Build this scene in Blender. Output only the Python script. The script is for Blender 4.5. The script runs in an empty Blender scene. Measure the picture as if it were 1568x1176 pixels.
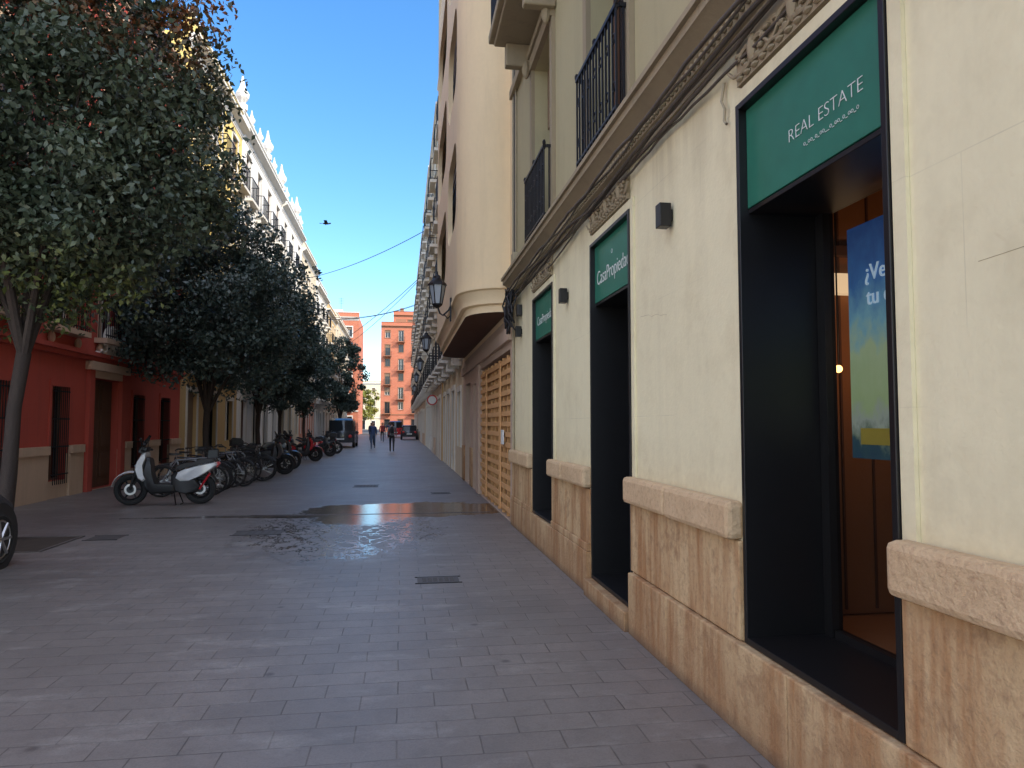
import bpy, math, random
import numpy as np
from mathutils import Vector, Matrix
random.seed(7)
sc=bpy.context.scene
# ------------------------------------------------------------------ materials
def newmat(name):
    m=bpy.data.materials.new(name); m.use_nodes=True
    nt=m.node_tree; b=nt.nodes['Principled BSDF']
    return m,nt,b
def N(nt,t,**k):
    n=nt.nodes.new(t)
    for a,v in k.items(): setattr(n,a,v)
    return n
def c4(c): return (c[0],c[1],c[2],1)
def mixc(nt,fac,a,b,mode='MIX'):
    n=N(nt,'ShaderNodeMix',data_type='RGBA',blend_type=mode)
    for i,v in ((0,fac),(6,a),(7,b)):
        if hasattr(v,'links') or isinstance(v,bpy.types.NodeSocket): nt.links.new(v,n.inputs[i])
        elif i==0: n.inputs[0].default_value=v
        else: n.inputs[i].default_value=c4(v)
    return n.outputs[2]
def ramp(nt,src,a,b,ca=(0,0,0),cb=(1,1,1)):
    r=N(nt,'ShaderNodeValToRGB'); r.color_ramp.elements[0].position=a; r.color_ramp.elements[1].position=b
    r.color_ramp.elements[0].color=c4(ca); r.color_ramp.elements[1].color=c4(cb)
    nt.links.new(src,r.inputs[0]); return r.outputs[0]
def noise(nt,vec,scale,detail=4,rough=.6):
    n=N(nt,'ShaderNodeTexNoise'); n.inputs['Scale'].default_value=scale; n.inputs['Detail'].default_value=detail
    n.inputs['Roughness'].default_value=rough; nt.links.new(vec,n.inputs['Vector']); return n.outputs['Fac']
def posn(nt,scale=None):
    g=N(nt,'ShaderNodeNewGeometry')
    if scale is None: return g.outputs['Position']
    m=N(nt,'ShaderNodeMapping'); m.inputs['Scale'].default_value=scale; nt.links.new(g.outputs['Position'],m.inputs['Vector']); return m.outputs[0]
def bump(nt,b,h,dist=.01,s=.6):
    n=N(nt,'ShaderNodeBump'); n.inputs['Distance'].default_value=dist; n.inputs['Strength'].default_value=s
    nt.links.new(h,n.inputs['Height']); nt.links.new(n.outputs[0],b.inputs['Normal']); return n
def plain(name,col,rough=.5,metal=0,spec=.5,coat=0):
    m,nt,b=newmat(name)
    p=posn(nt); f=noise(nt,p,9,2)
    o=mixc(nt,f,[c*.82 for c in col],[min(1,c*1.15) for c in col])
    nt.links.new(o,b.inputs['Base Color']); b.inputs['Roughness'].default_value=rough
    b.inputs['Metallic'].default_value=metal; b.inputs['Coat Weight'].default_value=coat
    return m
def mulv(nt,a,v):
    n=N(nt,'ShaderNodeMath',operation='MULTIPLY'); nt.links.new(a,n.inputs[0])
    if isinstance(v,(int,float)): n.inputs[1].default_value=v
    else: nt.links.new(v,n.inputs[1])
    return n.outputs[0]
def stucco(name,col,stain=(.25,.2,.15),amt=.35,bs=60,rough=.9,bd=.004,seams=False):
    m,nt,b=newmat(name)
    p=posn(nt); f1=noise(nt,p,.55,3); f2=noise(nt,posn(nt,(2.5,2.5,.25)),1.3,4,.7); f3=noise(nt,p,14,3)
    c=mixc(nt,f1,[x*.86 for x in col],[min(1,x*1.1) for x in col])
    c=mixc(nt,mulv(nt,ramp(nt,f2,.5,.78),amt),c,[col[i]*.45+stain[i]*.35 for i in range(3)])
    c=mixc(nt,mulv(nt,ramp(nt,f3,.35,.75),.12),c,[x*.7 for x in col])
    f4=noise(nt,p,bs,2); h=f4
    if seams:
        s=N(nt,'ShaderNodeSeparateXYZ'); nt.links.new(p,s.inputs[0]); cx=N(nt,'ShaderNodeCombineXYZ'); nt.links.new(s.outputs[1],cx.inputs[0]); nt.links.new(s.outputs[2],cx.inputs[1])
        br=N(nt,'ShaderNodeTexBrick'); nt.links.new(cx.outputs[0],br.inputs[0]); br.inputs['Scale'].default_value=1; br.inputs['Brick Width'].default_value=1.37; br.inputs['Row Height'].default_value=.83; br.inputs['Mortar Size'].default_value=.0025; br.inputs['Mortar Smooth'].default_value=.2
        sm=mulv(nt,br.outputs['Fac'],ramp(nt,noise(nt,p,1.4,3),.42,.6)); c=mixc(nt,mulv(nt,sm,.3),c,[x*.45 for x in col])
        c=mixc(nt,mulv(nt,ramp(nt,noise(nt,p,2.6,4,.7),.5,.72),.2),c,(.45,.36,.2))
        # faint dirt washed down from the cornice and up from the ledge
        mz=N(nt,'ShaderNodeMapRange'); nt.links.new(s.outputs[2],mz.inputs[0]); mz.inputs[1].default_value=2.9; mz.inputs[2].default_value=3.67
        c=mixc(nt,mulv(nt,mulv(nt,mz.outputs[0],ramp(nt,f2,.35,.65)),.5),c,(.40,.33,.2))
        mz2=N(nt,'ShaderNodeMapRange'); nt.links.new(s.outputs[2],mz2.inputs[0]); mz2.inputs[1].default_value=1.55; mz2.inputs[2].default_value=1.19
        c=mixc(nt,mulv(nt,mulv(nt,mz2.outputs[0],f3),.45),c,(.45,.36,.22))
    nt.links.new(c,b.inputs['Base Color']); b.inputs['Roughness'].default_value=rough
    bump(nt,b,h,bd,.5)
    return m
M={}
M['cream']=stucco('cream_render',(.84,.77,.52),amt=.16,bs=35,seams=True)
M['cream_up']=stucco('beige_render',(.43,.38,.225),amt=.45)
M['trim_cream']=stucco('moulding_stucco',(.33,.27,.175),amt=.8)
M['bay']=stucco('peach_stone',(.86,.67,.42),amt=.25)
M['bay_g']=stucco('pink_stone',(.55,.41,.31),amt=.3)
M['red']=stucco('red_render',(.50,.085,.058),stain=(.3,.1,.08),amt=.6)
M['beige_st']=stucco('beige_stone',(.62,.45,.32),amt=.4)
M['ochre']=stucco('ochre_render',(.66,.45,.2),amt=.3)
M['yellow']=stucco('yellow_render',(.8,.6,.2),amt=.2)
M['white']=stucco('white_render',(.84,.82,.77),amt=.2)
M['salmon']=stucco('salmon_render',(.62,.26,.16),amt=.3)
M['pale']=stucco('pale_render',(.74,.62,.44),amt=.35)
M['grey_b']=stucco('grey_render',(.5,.5,.48),amt=.35)
M['trimw']=stucco('white_trim',(.76,.72,.64),amt=.3)
M['roof']=stucco('roof_tiles',(.35,.16,.09),amt=.3)
M['iron']=plain('black_iron',(.022,.022,.025),.5,.6)
M['black']=plain('black_panel',(.008,.008,.009),.38)
M['blackp']=plain('black_plastic',(.02,.02,.022),.45)
M['rubber']=plain('tyre_rubber',(.022,.022,.022),.85)
M['seat']=plain('seat_vinyl',(.03,.028,.027),.55)
M['wpaint']=plain('white_paint',(.78,.79,.8),.25,coat=.6)
M['rpaint']=plain('red_paint',(.5,.02,.03),.25,coat=.6)
M['dpaint']=plain('dark_paint',(.03,.035,.045),.25,coat=.6)
M['gpaint']=plain('silver_paint',(.4,.42,.45),.3,.5,coat=.5)
M['chrome']=plain('metal',(.5,.5,.5),.3,1)
M['bark']=stucco('bark',(.05,.036,.03),amt=.5,bs=25,bd=.02)
M['wood']=stucco('orange_timber',(.72,.40,.17),amt=.35)
M['woodin']=stucco('interior_wood',(.34,.16,.07),amt=.35)
M['wood_d']=stucco('dark_wood',(.12,.055,.03),amt=.3)
M['soil']=stucco('soil',(.05,.035,.025),amt=.3)
M['cast']=stucco('cast_iron',(.09,.08,.075),amt=.4,rough=.6)
M['green']=plain('sign_green',(.022,.165,.11),.45)
M['letter']=plain('white_letters',(.8,.82,.8),.5)
M['cable']=plain('cable_grey',(.09,.075,.06),.7)
M['pipe']=plain('conduit_beige',(.36,.31,.21),.6)
M['skin']=plain('skin',(.5,.3,.22),.6)
M['hair']=plain('hair',(.03,.02,.015),.7)
M['bluej']=plain('blue_cloth',(.05,.08,.18),.9)
M['greyj']=plain('grey_cloth',(.18,.19,.2),.9)
M['blackj']=plain('black_cloth',(.03,.03,.035),.9)
M['jean']=plain('denim',(.06,.09,.16),.9)
M['redj']=plain('red_cloth',(.35,.05,.05),.9)
M['shutter']=plain('shutter_slats',(.24,.16,.10),.6)
M['dshut']=plain('dark_shutter',(.05,.04,.035),.6)
M['shutg']=plain('green_shutter',(.06,.12,.09),.6)
M['sign_r']=plain('sign_red',(.55,.03,.03),.4)
M['crack']=plain('wall_crack',(.4,.33,.2),.9)
m,nt,b=newmat('dark_glass'); b.inputs['Base Color'].default_value=(.02,.026,.032,1); b.inputs['Roughness'].default_value=.06
f=noise(nt,posn(nt),.7,2); bump(nt,b,f,.03,.2); M['glass']=m
m,nt,b=newmat('lamp_glass'); b.inputs['Base Color'].default_value=(.35,.4,.45,1); b.inputs['Roughness'].default_value=.2; M['lampglass']=m
m,nt,b=newmat('shop_glass'); nt.nodes.remove(b); o=nt.nodes['Material Output']
t=N(nt,'ShaderNodeBsdfTransparent'); t.inputs[0].default_value=(.66,.66,.66,1); gl=N(nt,'ShaderNodeBsdfGlossy'); gl.inputs['Roughness'].default_value=.02
mx=N(nt,'ShaderNodeMixShader'); mx.inputs[0].default_value=.07
nt.links.new(t.outputs[0],mx.inputs[1]); nt.links.new(gl.outputs[0],mx.inputs[2]); nt.links.new(mx.outputs[0],o.inputs[0]); M['sglass']=m
m,nt,b=newmat('lit_bulb'); b.inputs['Emission Color'].default_value=(1,.42,.12,1); b.inputs['Emission Strength'].default_value=9; M['bulb']=m
m,nt,b=newmat('lit_ceiling_panel'); b.inputs['Emission Color'].default_value=(1,.72,.42,1); b.inputs['Emission Strength'].default_value=.9; M['litpanel']=m
m,nt,b=newmat('poster_lettering'); b.inputs['Base Color'].default_value=(.6,.75,.85,1); b.inputs['Emission Color'].default_value=(.5,.7,.85,1); b.inputs['Emission Strength'].default_value=.45; M['pletter']=m  # low glow added so the poster letters do not look dim
m,nt,b=newmat('plinth_limestone'); p=posn(nt)
f1=noise(nt,p,1.6,5,.65); f2=noise(nt,posn(nt,(4,4,.5)),1.2,4,.7); f3=noise(nt,p,28,3,.7)
c=mixc(nt,f1,(.46,.30,.15),(.74,.55,.32)); c=mixc(nt,mulv(nt,ramp(nt,f2,.43,.62),.85),c,(.36,.165,.06))
c=mixc(nt,mulv(nt,ramp(nt,noise(nt,p,6,4,.7),.52,.66),.5),c,(.26,.14,.07))
c=mixc(nt,mulv(nt,ramp(nt,f3,.5,.75),.45),c,(.22,.13,.075)); 
sx=N(nt,'ShaderNodeSeparateXYZ'); nt.links.new(p,sx.inputs[0])
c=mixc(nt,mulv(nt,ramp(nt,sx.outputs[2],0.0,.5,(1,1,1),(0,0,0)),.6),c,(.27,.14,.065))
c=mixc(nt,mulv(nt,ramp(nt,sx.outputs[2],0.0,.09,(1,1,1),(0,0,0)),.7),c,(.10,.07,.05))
nt.links.new(c,b.inputs['Base Color']); b.inputs['Roughness'].default_value=.85; bump(nt,b,f3,.012,.8); M['plinth']=m
m,nt,b=newmat('ledge_limestone'); p=posn(nt)
f1=noise(nt,p,2.5,4); f3=noise(nt,p,30,3,.75)
c=mixc(nt,f1,(.50,.34,.19),(.74,.55,.34)); c=mixc(nt,mulv(nt,ramp(nt,f3,.5,.72),.5),c,(.32,.19,.11))
nt.links.new(c,b.inputs['Base Color']); b.inputs['Roughness'].default_value=.8; bump(nt,b,noise(nt,p,14,4,.7),.02,.8); M['ledge']=m
def brickmat(name,c1,c2,mo,scale=1,axis='x'):
    m,nt,b=newmat(name); g=N(nt,'ShaderNodeNewGeometry'); s=N(nt,'ShaderNodeSeparateXYZ'); nt.links.new(g.outputs['Position'],s.inputs[0])
    cx=N(nt,'ShaderNodeCombineXYZ'); nt.links.new(s.outputs[0 if axis=='x' else 1],cx.inputs[0]); nt.links.new(s.outputs[2],cx.inputs[1])
    br=N(nt,'ShaderNodeTexBrick'); nt.links.new(cx.outputs[0],br.inputs[0]); br.inputs['Scale'].default_value=scale
    br.inputs['Color1'].default_value=c4(c1); br.inputs['Color2'].default_value=c4(c2); br.inputs['Mortar'].default_value=c4(mo)
    br.inputs['Brick Width'].default_value=.5; br.inputs['Row Height'].default_value=.16; br.inputs['Mortar Size'].default_value=.02
    nt.links.new(br.outputs[0],b.inputs['Base Color']); b.inputs['Roughness'].default_value=.9; return m
M['brick']=brickmat('orange_brick',(.55,.15,.065),(.47,.115,.05),(.45,.25,.18))
def paving():
    m,nt,b=newmat('stone_paving'); p=posn(nt)
    br=N(nt,'ShaderNodeTexBrick'); br.offset=.5
    nd=N(nt,'ShaderNodeTexNoise'); nd.inputs['Scale'].default_value=1.2; nt.links.new(p,nd.inputs['Vector'])
    sc_=N(nt,'ShaderNodeVectorMath',operation='SCALE'); sc_.inputs['Scale'].default_value=.025; nt.links.new(nd.outputs['Color'],sc_.inputs[0])
    ad=N(nt,'ShaderNodeVectorMath',operation='ADD'); nt.links.new(p,ad.inputs[0]); nt.links.new(sc_.outputs[0],ad.inputs[1])
    nt.links.new(ad.outputs[0],br.inputs[0]); br.inputs['Scale'].default_value=1
    br.inputs['Brick Width'].default_value=.42; br.inputs['Row Height'].default_value=.21; br.inputs['Mortar Size'].default_value=.0045; br.inputs['Mortar Smooth'].default_value=.4; br.inputs['Bias'].default_value=0
    br.inputs['Color1'].default_value=(.262,.234,.218,1); br.inputs['Color2'].default_value=(.222,.199,.187,1)
    f1=noise(nt,p,.45,5,.65); f2=noise(nt,p,2.3,5,.7); f3=noise(nt,p,90,2,.7)
    mo=mixc(nt,ramp(nt,f2,.38,.6),(.18,.163,.15),(.065,.058,.052)); nt.links.new(mo,br.inputs['Mortar'])
    c=mixc(nt,mulv(nt,ramp(nt,f1,.36,.66),.65),br.outputs[0],(.13,.115,.106))
    c=mixc(nt,mulv(nt,ramp(nt,noise(nt,posn(nt,(1,2.2,1)),1.1,5,.7),.54,.70),.6),c,(.36,.34,.32))
    c=mixc(nt,mulv(nt,ramp(nt,noise(nt,p,7,4,.7),.5,.7),.4),c,(.13,.115,.108))
    c=mixc(nt,mulv(nt,ramp(nt,f3,.4,.7),.35),c,(.11,.10,.093))
    vo=N(nt,'ShaderNodeTexVoronoi'); vo.inputs['Scale'].default_value=1.9; nt.links.new(p,vo.inputs['Vector'])
    sp=ramp(nt,vo.outputs['Distance'],.03,.08,(1,1,1),(0,0,0)); c=mixc(nt,mulv(nt,sp,.65),c,(.06,.052,.05))
    def zone(cx,cy,rx,ry,amp,fscale,fdetail=5,stretch=(1,1,1)):
        mp=N(nt,'ShaderNodeMapping'); mp.inputs['Location'].default_value=(-cx/rx,-cy/ry,0); mp.inputs['Scale'].default_value=(1/rx,1/ry,0); nt.links.new(p,mp.inputs['Vector'])
        le=N(nt,'ShaderNodeVectorMath',operation='LENGTH'); nt.links.new(mp.outputs[0],le.inputs[0])
        nn=noise(nt,posn(nt,stretch),fscale,fdetail,.65)
        a=N(nt,'ShaderNodeMath',operation='MULTIPLY_ADD'); nt.links.new(nn,a.inputs[0]); a.inputs[1].default_value=-amp; nt.links.new(le.outputs['Value'],a.inputs[2])
        return a.outputs[0]
    w1=ramp(nt,zone(.25,13.75,2.3,1.25,1.1,1.7),.28,.42,(1,1,1),(0,0,0))
    w4=ramp(nt,zone(-1.6,12.95,1.3,.25,1.0,2.5,5,(1,1.3,1)),.25,.5,(1,1,1),(0,0,0))
    zn=ramp(nt,zone(-.85,11.5,1.5,2.7,.8,1.5,3),.4,.75,(1,1,1),(0,0,0))
    def lines(sc2,st,w0,w1_):
        nz_=noise(nt,posn(nt,st),sc2,4,.6); sbn=N(nt,'ShaderNodeMath',operation='SUBTRACT'); nt.links.new(nz_,sbn.inputs[0]); sbn.inputs[1].default_value=.5
        ab=N(nt,'ShaderNodeMath',operation='ABSOLUTE'); nt.links.new(sbn.outputs[0],ab.inputs[0]); return ramp(nt,ab.outputs[0],w0,w1_,(1,1,1),(0,0,0))
    w2=mulv(nt,lines(2.2,(1.2,.8,1),.008,.022),zn); w5=mulv(nt,lines(3.6,(1,.5,1),.008,.022),zn)
    zn2=ramp(nt,zone(-.75,12.6,.85,1.1,1.2,4,5),.15,.38,(1,1,1),(0,0,0))
    w3=ramp(nt,zone(-2.4,13.1,2.6,.2,1.0,1.5),.2,.3,(1,1,1),(0,0,0))
    wet=w1
    for w in (w2,w3,w4,w5,zn2):
        mxm=N(nt,'ShaderNodeMath',operation='MAXIMUM'); nt.links.new(wet,mxm.inputs[0]); nt.links.new(w,mxm.inputs[1]); wet=mxm.outputs[0]
    cw=mixc(nt,1,c,(.5,.45,.42),'MULTIPLY'); c=mixc(nt,wet,c,cw)
    nt.links.new(c,b.inputs['Base Color'])
    rr=N(nt,'ShaderNodeMapRange'); nt.links.new(wet,rr.inputs[0]); rr.inputs[3].default_value=.46; rr.inputs[4].default_value=.09; nt.links.new(rr.outputs[0],b.inputs['Roughness'])
    h=N(nt,'ShaderNodeMath',operation='MULTIPLY_ADD'); nt.links.new(br.outputs['Fac'],h.inputs[0]); h.inputs[1].default_value=-1; nt.links.new(mulv(nt,f3,.35),h.inputs[2])
    bn=bump(nt,b,h.outputs[0],.006,.6)
    r2=N(nt,'ShaderNodeMapRange'); nt.links.new(wet,r2.inputs[0]); r2.inputs[3].default_value=.6; r2.inputs[4].default_value=.22; nt.links.new(r2.outputs[0],bn.inputs['Strength'])
    return m
M['paving']=paving()
M['asphalt']=stucco('asphalt',(.09,.088,.085),amt=.3)
M['bounce_ground']=stucco('bounce_ground_stone',(.5,.44,.36),amt=.3)  # pale stone of the added ground that bounces sunlight
def leafmat(name,ca,cb,cc,topo=False):
    m,nt,b=newmat(name); g=N(nt,'ShaderNodeNewGeometry'); f=noise(nt,g.outputs['Position'],1.1,2)
    c=mixc(nt,ramp(nt,f,.35,.65),ca,cb); c=mixc(nt,mulv(nt,ramp(nt,g.outputs['Random Per Island'],.5,1),.55),c,cc)
    if topo:
        s=N(nt,'ShaderNodeSeparateXYZ'); nt.links.new(g.outputs['Position'],s.inputs[0])
        t=mulv(nt,ramp(nt,noise(nt,g.outputs['Position'],.8,2),.5,.6),ramp(nt,g.outputs['Random Per Island'],.2,.5))
        mr=N(nt,'ShaderNodeMapRange'); nt.links.new(s.outputs[2],mr.inputs[0]); mr.inputs[1].default_value=6.4; mr.inputs[2].default_value=7.4
        c=mixc(nt,mulv(nt,t,mr.outputs[0]),c,(.40,.13,.04))
        mr2=N(nt,'ShaderNodeMapRange'); nt.links.new(s.outputs[2],mr2.inputs[0]); mr2.inputs[1].default_value=4.1; mr2.inputs[2].default_value=3.4
        c=mixc(nt,mulv(nt,mulv(nt,mr2.outputs[0],ramp(nt,g.outputs['Random Per Island'],.3,.8)),.7),c,(.17,.20,.03))
    nt.links.new(c,b.inputs['Base Color']); b.inputs['Roughness'].default_value=.42
    return m
M['leafA']=leafmat('leaves_near',(.045,.068,.042),(.075,.10,.055),(.13,.155,.10),True)
M['leafB']=leafmat('leaves_far',(.048,.08,.07),(.07,.108,.085),(.11,.15,.125))
M['leafY']=leafmat('leaves_yellow',(.16,.2,.03),(.3,.25,.04),(.2,.22,.05))
# ------------------------------------------------------------------ mesh builder
class G:
    def __init__(s): s.v=[];s.f=[];s.m=[];s.mats=[]
    def mi(s,k):
        if k not in s.mats: s.mats.append(k)
        return s.mats.index(k)
    def face(s,pts,k):
        i=len(s.v); s.v+= [tuple(p) for p in pts]; s.f.append(tuple(range(i,i+len(pts)))); s.m.append(s.mi(k))
    def hexa(s,p,k):
        i=len(s.v); s.v+=[tuple(q) for q in p]
        for f in ((0,3,2,1),(4,5,6,7),(0,1,5,4),(1,2,6,5),(2,3,7,6),(3,0,4,7)): s.f.append(tuple(i+j for j in f)); s.m.append(s.mi(k))
    def box(s,x0,x1,y0,y1,z0,z1,k):
        s.hexa([(x0,y0,z0),(x1,y0,z0),(x1,y1,z0),(x0,y1,z0),(x0,y0,z1),(x1,y0,z1),(x1,y1,z1),(x0,y1,z1)],k)
    def pbox(s,P,u0,u1,z0,z1,d0,d1,k):
        s.hexa([P(u0,z0,d0),P(u1,z0,d0),P(u1,z0,d1),P(u0,z0,d1),P(u0,z1,d0),P(u1,z1,d0),P(u1,z1,d1),P(u0,z1,d1)],k)
    def loft(s,rings,k,closed=True,caps=True,loop=False):
        i0=len(s.v); n=len(rings[0])
        for r in rings: s.v+=[tuple(p) for p in r]
        m=s.mi(k); R=len(rings)
        for a in range(R if loop else R-1):
            b_=(a+1)%R
            for j in range(n if closed else n-1):
                j2=(j+1)%n; s.f.append((i0+a*n+j,i0+a*n+j2,i0+b_*n+j2,i0+b_*n+j)); s.m.append(m)
        if caps and not loop:
            s.f.append(tuple(i0+j for j in range(n))[::-1]); s.m.append(m)
            s.f.append(tuple(i0+(R-1)*n+j for j in range(n))); s.m.append(m)
    def tube(s,path,r,k,n=6,loop=False):
        path=[Vector(p) for p in path]; L=len(path)
        if not isinstance(r,(list,tuple)): r=[r]*L
        rings=[]; x=None
        for i,p in enumerate(path):
            a=path[(i-1)%L] if (i>0 or loop) else p; b_=path[(i+1)%L] if (i<L-1 or loop) else p
            t=(b_-a)
            if t.length<1e-6: t=Vector((0,0,1))
            t.normalize()
            if x is None:
                ref=Vector((0,0,1)) if abs(t.z)<.9 else Vector((1,0,0)); x=ref.cross(t)
            else: x=x-t*x.dot(t)
            if x.length<1e-3: x=Vector((0,1,0)).cross(t)
            x.normalize(); y=t.cross(x)
            rings.append([p+x*math.cos(2*math.pi*j/n)*r[i]+y*math.sin(2*math.pi*j/n)*r[i] for j in range(n)])
        s.loft(rings,k,loop=loop)
    def wheel_ring(s,c,R,r,k,n=28,w=None,axis='y'):
        w=w or r; rings=[]
        for i in range(n):
            a=2*math.pi*i/n; ring=[]
            for j in range(8):
                b_=2*math.pi*j/8; rr=R+r*math.cos(b_); o=w*math.sin(b_)
                if axis=='y': ring.append((c[0]+rr*math.cos(a),c[1]+o,c[2]+rr*math.sin(a)))
                elif axis=='x': ring.append((c[0]+o,c[1]+rr*math.cos(a),c[2]+rr*math.sin(a)))
                else: ring.append((c[0]+rr*math.cos(a),c[1]+rr*math.sin(a),c[2]+o))
            rings.append(ring)
        s.loft(rings,k,loop=True)
    def disc(s,c,R,w,k,n=20,axis='y'):
        rings=[]
        for o in (-w,w):
            rings.append([((c[0]+R*math.cos(2*math.pi*i/n),c[1]+o,c[2]+R*math.sin(2*math.pi*i/n)) if axis=='y' else ((c[0]+o,c[1]+R*math.cos(2*math.pi*i/n),c[2]+R*math.sin(2*math.pi*i/n)) if axis=='x' else (c[0]+R*math.cos(2*math.pi*i/n),c[1]+R*math.sin(2*math.pi*i/n),c[2]+o))) for i in range(n)])
        s.loft(rings,k)
    def pillow(s,prof,w,k,y0=0,kk=.86):
        cx=sum(p[0] for p in prof)/len(prof); cz=sum(p[1] for p in prof)/len(prof)
        def ring(y,sc_): return [(cx+(p[0]-cx)*sc_,y,cz+(p[1]-cz)*sc_) for p in prof]
        s.loft([ring(y0-w,kk),ring(y0-w*.86,.96),ring(y0-w*.6,1),ring(y0+w*.6,1),ring(y0+w*.86,.96),ring(y0+w,kk)],k)
    def ell(s,c,r,k,n=12,m_=8):
        rings=[]
        for i in range(m_+1):
            t=math.pi*i/m_; t=min(max(t,.05),math.pi-.05)
            rings.append([(c[0]+r[0]*math.sin(t)*math.cos(2*math.pi*j/n),c[1]+r[1]*math.sin(t)*math.sin(2*math.pi*j/n),c[2]-r[2]*math.cos(t)) for j in range(n)])
        s.loft(rings,k)
    def obj(s,name,parent=None,smooth=False,bevel=0):
        me=bpy.data.meshes.new(name); me.from_pydata(s.v,[],s.f); me.update()
        for k in s.mats: me.materials.append(M[k])
        me.polygons.foreach_set('material_index',s.m)
        if smooth:
            me.polygons.foreach_set('use_smooth',[True]*len(me.polygons))
            try: me.set_sharp_from_angle(angle=math.radians(40))
            except Exception: pass
        o=bpy.data.objects.new(name,me); sc.collection.objects.link(o)
        if parent: o.parent=parent
        if bevel:
            b=o.modifiers.new('Bevel','BEVEL'); b.width=bevel; b.segments=2; b.limit_method='ANGLE'
        return o
def empty(name,loc=(0,0,0),rz=0):
    o=bpy.data.objects.new(name,None); sc.collection.objects.link(o); o.location=loc; o.rotation_euler=(0,0,rz); o.empty_display_size=.3; return o
def curve(name,pts,r,k,parent=None):
    cu=bpy.data.curves.new(name,'CURVE'); cu.dimensions='3D'; cu.bevel_depth=r; cu.bevel_resolution=2
    sp=cu.splines.new('POLY'); sp.points.add(len(pts)-1)
    for i,p in enumerate(pts): sp.points[i].co=(*p,1)
    cu.materials.append(M[k]); o=bpy.data.objects.new(name,cu); sc.collection.objects.link(o)
    if parent: o.parent=parent
    return o
XR=1.80; XL=-7.4
PR=lambda u,z,d:(XR+d,u,z)
PL=lambda u,z,d:(XL-d,u,z)
def PY(Y0): return lambda u,z,d:(u,Y0+d,z)
def PX(x): return lambda u,z,d:(x+d,u,z)
def PW(x): return lambda u,z,d:(x-d,u,z)
# ------------------------------------------------------------------ facade tools
def facade(g,P,u0,u1,z0,z1,ops,mf,rev=.22,revm=None):
    us=sorted({u0,u1,*[o[0] for o in ops],*[o[1] for o in ops]}); us=[u for u in us if u0<=u<=u1]
    zs=sorted({z0,z1,*[o[2] for o in ops],*[o[3] for o in ops],*mf[1]}); zs=[z for z in zs if z0<=z<=z1]
    for a,b_ in zip(us,us[1:]):
        for c,d in zip(zs,zs[1:]):
            cu,cz=(a+b_)/2,(c+d)/2
            if any(o[0]<cu<o[1] and o[2]<cz<o[3] for o in ops): continue
            g.face([P(a,c,0),P(b_,c,0),P(b_,d,0),P(a,d,0)],mf[0](cz))
    for o in ops:
        a,b_,c,d=o[:4]; k=revm or mf[0]((c+d)/2); r=o[4] if len(o)>4 and isinstance(o[4],float) else rev
        g.face([P(a,c,0),P(a,d,0),P(a,d,r),P(a,c,r)],k); g.face([P(b_,c,0),P(b_,d,0),P(b_,d,r),P(b_,c,r)],k)
        g.face([P(a,c,0),P(b_,c,0),P(b_,c,r),P(a,c,r)],k); g.face([P(a,d,0),P(b_,d,0),P(b_,d,r),P(a,d,r)],k)
def window(g,P,a,b,c,d,r=.2,fr='trimw',shut=None,sh=0):
    g.face([P(a,c,r-.02),P(b,c,r-.02),P(b,d,r-.02),P(a,d,r-.02)],'glass')
    t=.05
    for (p,q,s,e) in ((a,a+t,c,d),(b-t,b,c,d),(a+t,b-t,c,c+t),(a+t,b-t,d-t,d),((a+b)/2-.03,(a+b)/2+.03,c+t,d-t)): g.pbox(P,p,q,s,e,r-.07,r-.025,fr)
    if shut and sh>0:
        n=int((d-c)*sh/.07)
        for i in range(n): z=d-.07*(i+1); g.pbox(P,a+.01,b-.01,z,z+.06,r-.12,r-.09,shut)
def railing(g,P,a,b,z0,z1,d,k='iron',step=.11,side=True,d_in=0):
    g.pbox(P,a,b,z1-.035,z1,d-.015,d+.025,k); g.pbox(P,a,b,z0+.06,z0+.085,d-.01,d+.02,k)
    n=max(2,int((b-a)/step))
    for i in range(n+1):
        u=a+.01+(b-a-.02)*i/n; g.pbox(P,u-.008,u+.008,z0,z1-.035,d-.008,d+.008,k)
    if side:
        for u in (a,b):
            g.pbox(P,u-.012,u+.012,z1-.035,z1,d+.027,d_in,k)
            m_=int(abs(d_in-d)/step)
            for i in range(1,m_+1):
                dd=d+(d_in-d)*i/(m_+1); g.pbox(P,u-.008,u+.008,z0,z1-.035,dd-.008,dd+.008,k)
def surround(g,P,a,b,c,d,k,w=.12,t=.04,sill=False):
    g.pbox(P,a-w,a-.002,c,d,-t,.0-.001,k); g.pbox(P,b+.002,b+w,c,d,-t,-.001,k); g.pbox(P,a-w,b+w,d+.002,d+w*1.3,-t-.02,-.001,k)
    if sill: g.pbox(P,a-w,b+w,c-.1,c-.003,-t-.05,-.001,k)
def cornice(g,P,u0,u1,z,k,out=.35,h=.5):
    prof=[(0,0),(.06,.0),(.08,.15),(.16,.2),(.2,.45),(.55,.6),(.9,.78),(1,.8),(1,1),(0,1)]
    r0=[P(u0,z+q[1]*h,-q[0]*out) for q in prof]; r1=[P(u1,z+q[1]*h,-q[0]*out) for q in prof]
    g.loft([r0,r1],k)
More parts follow.
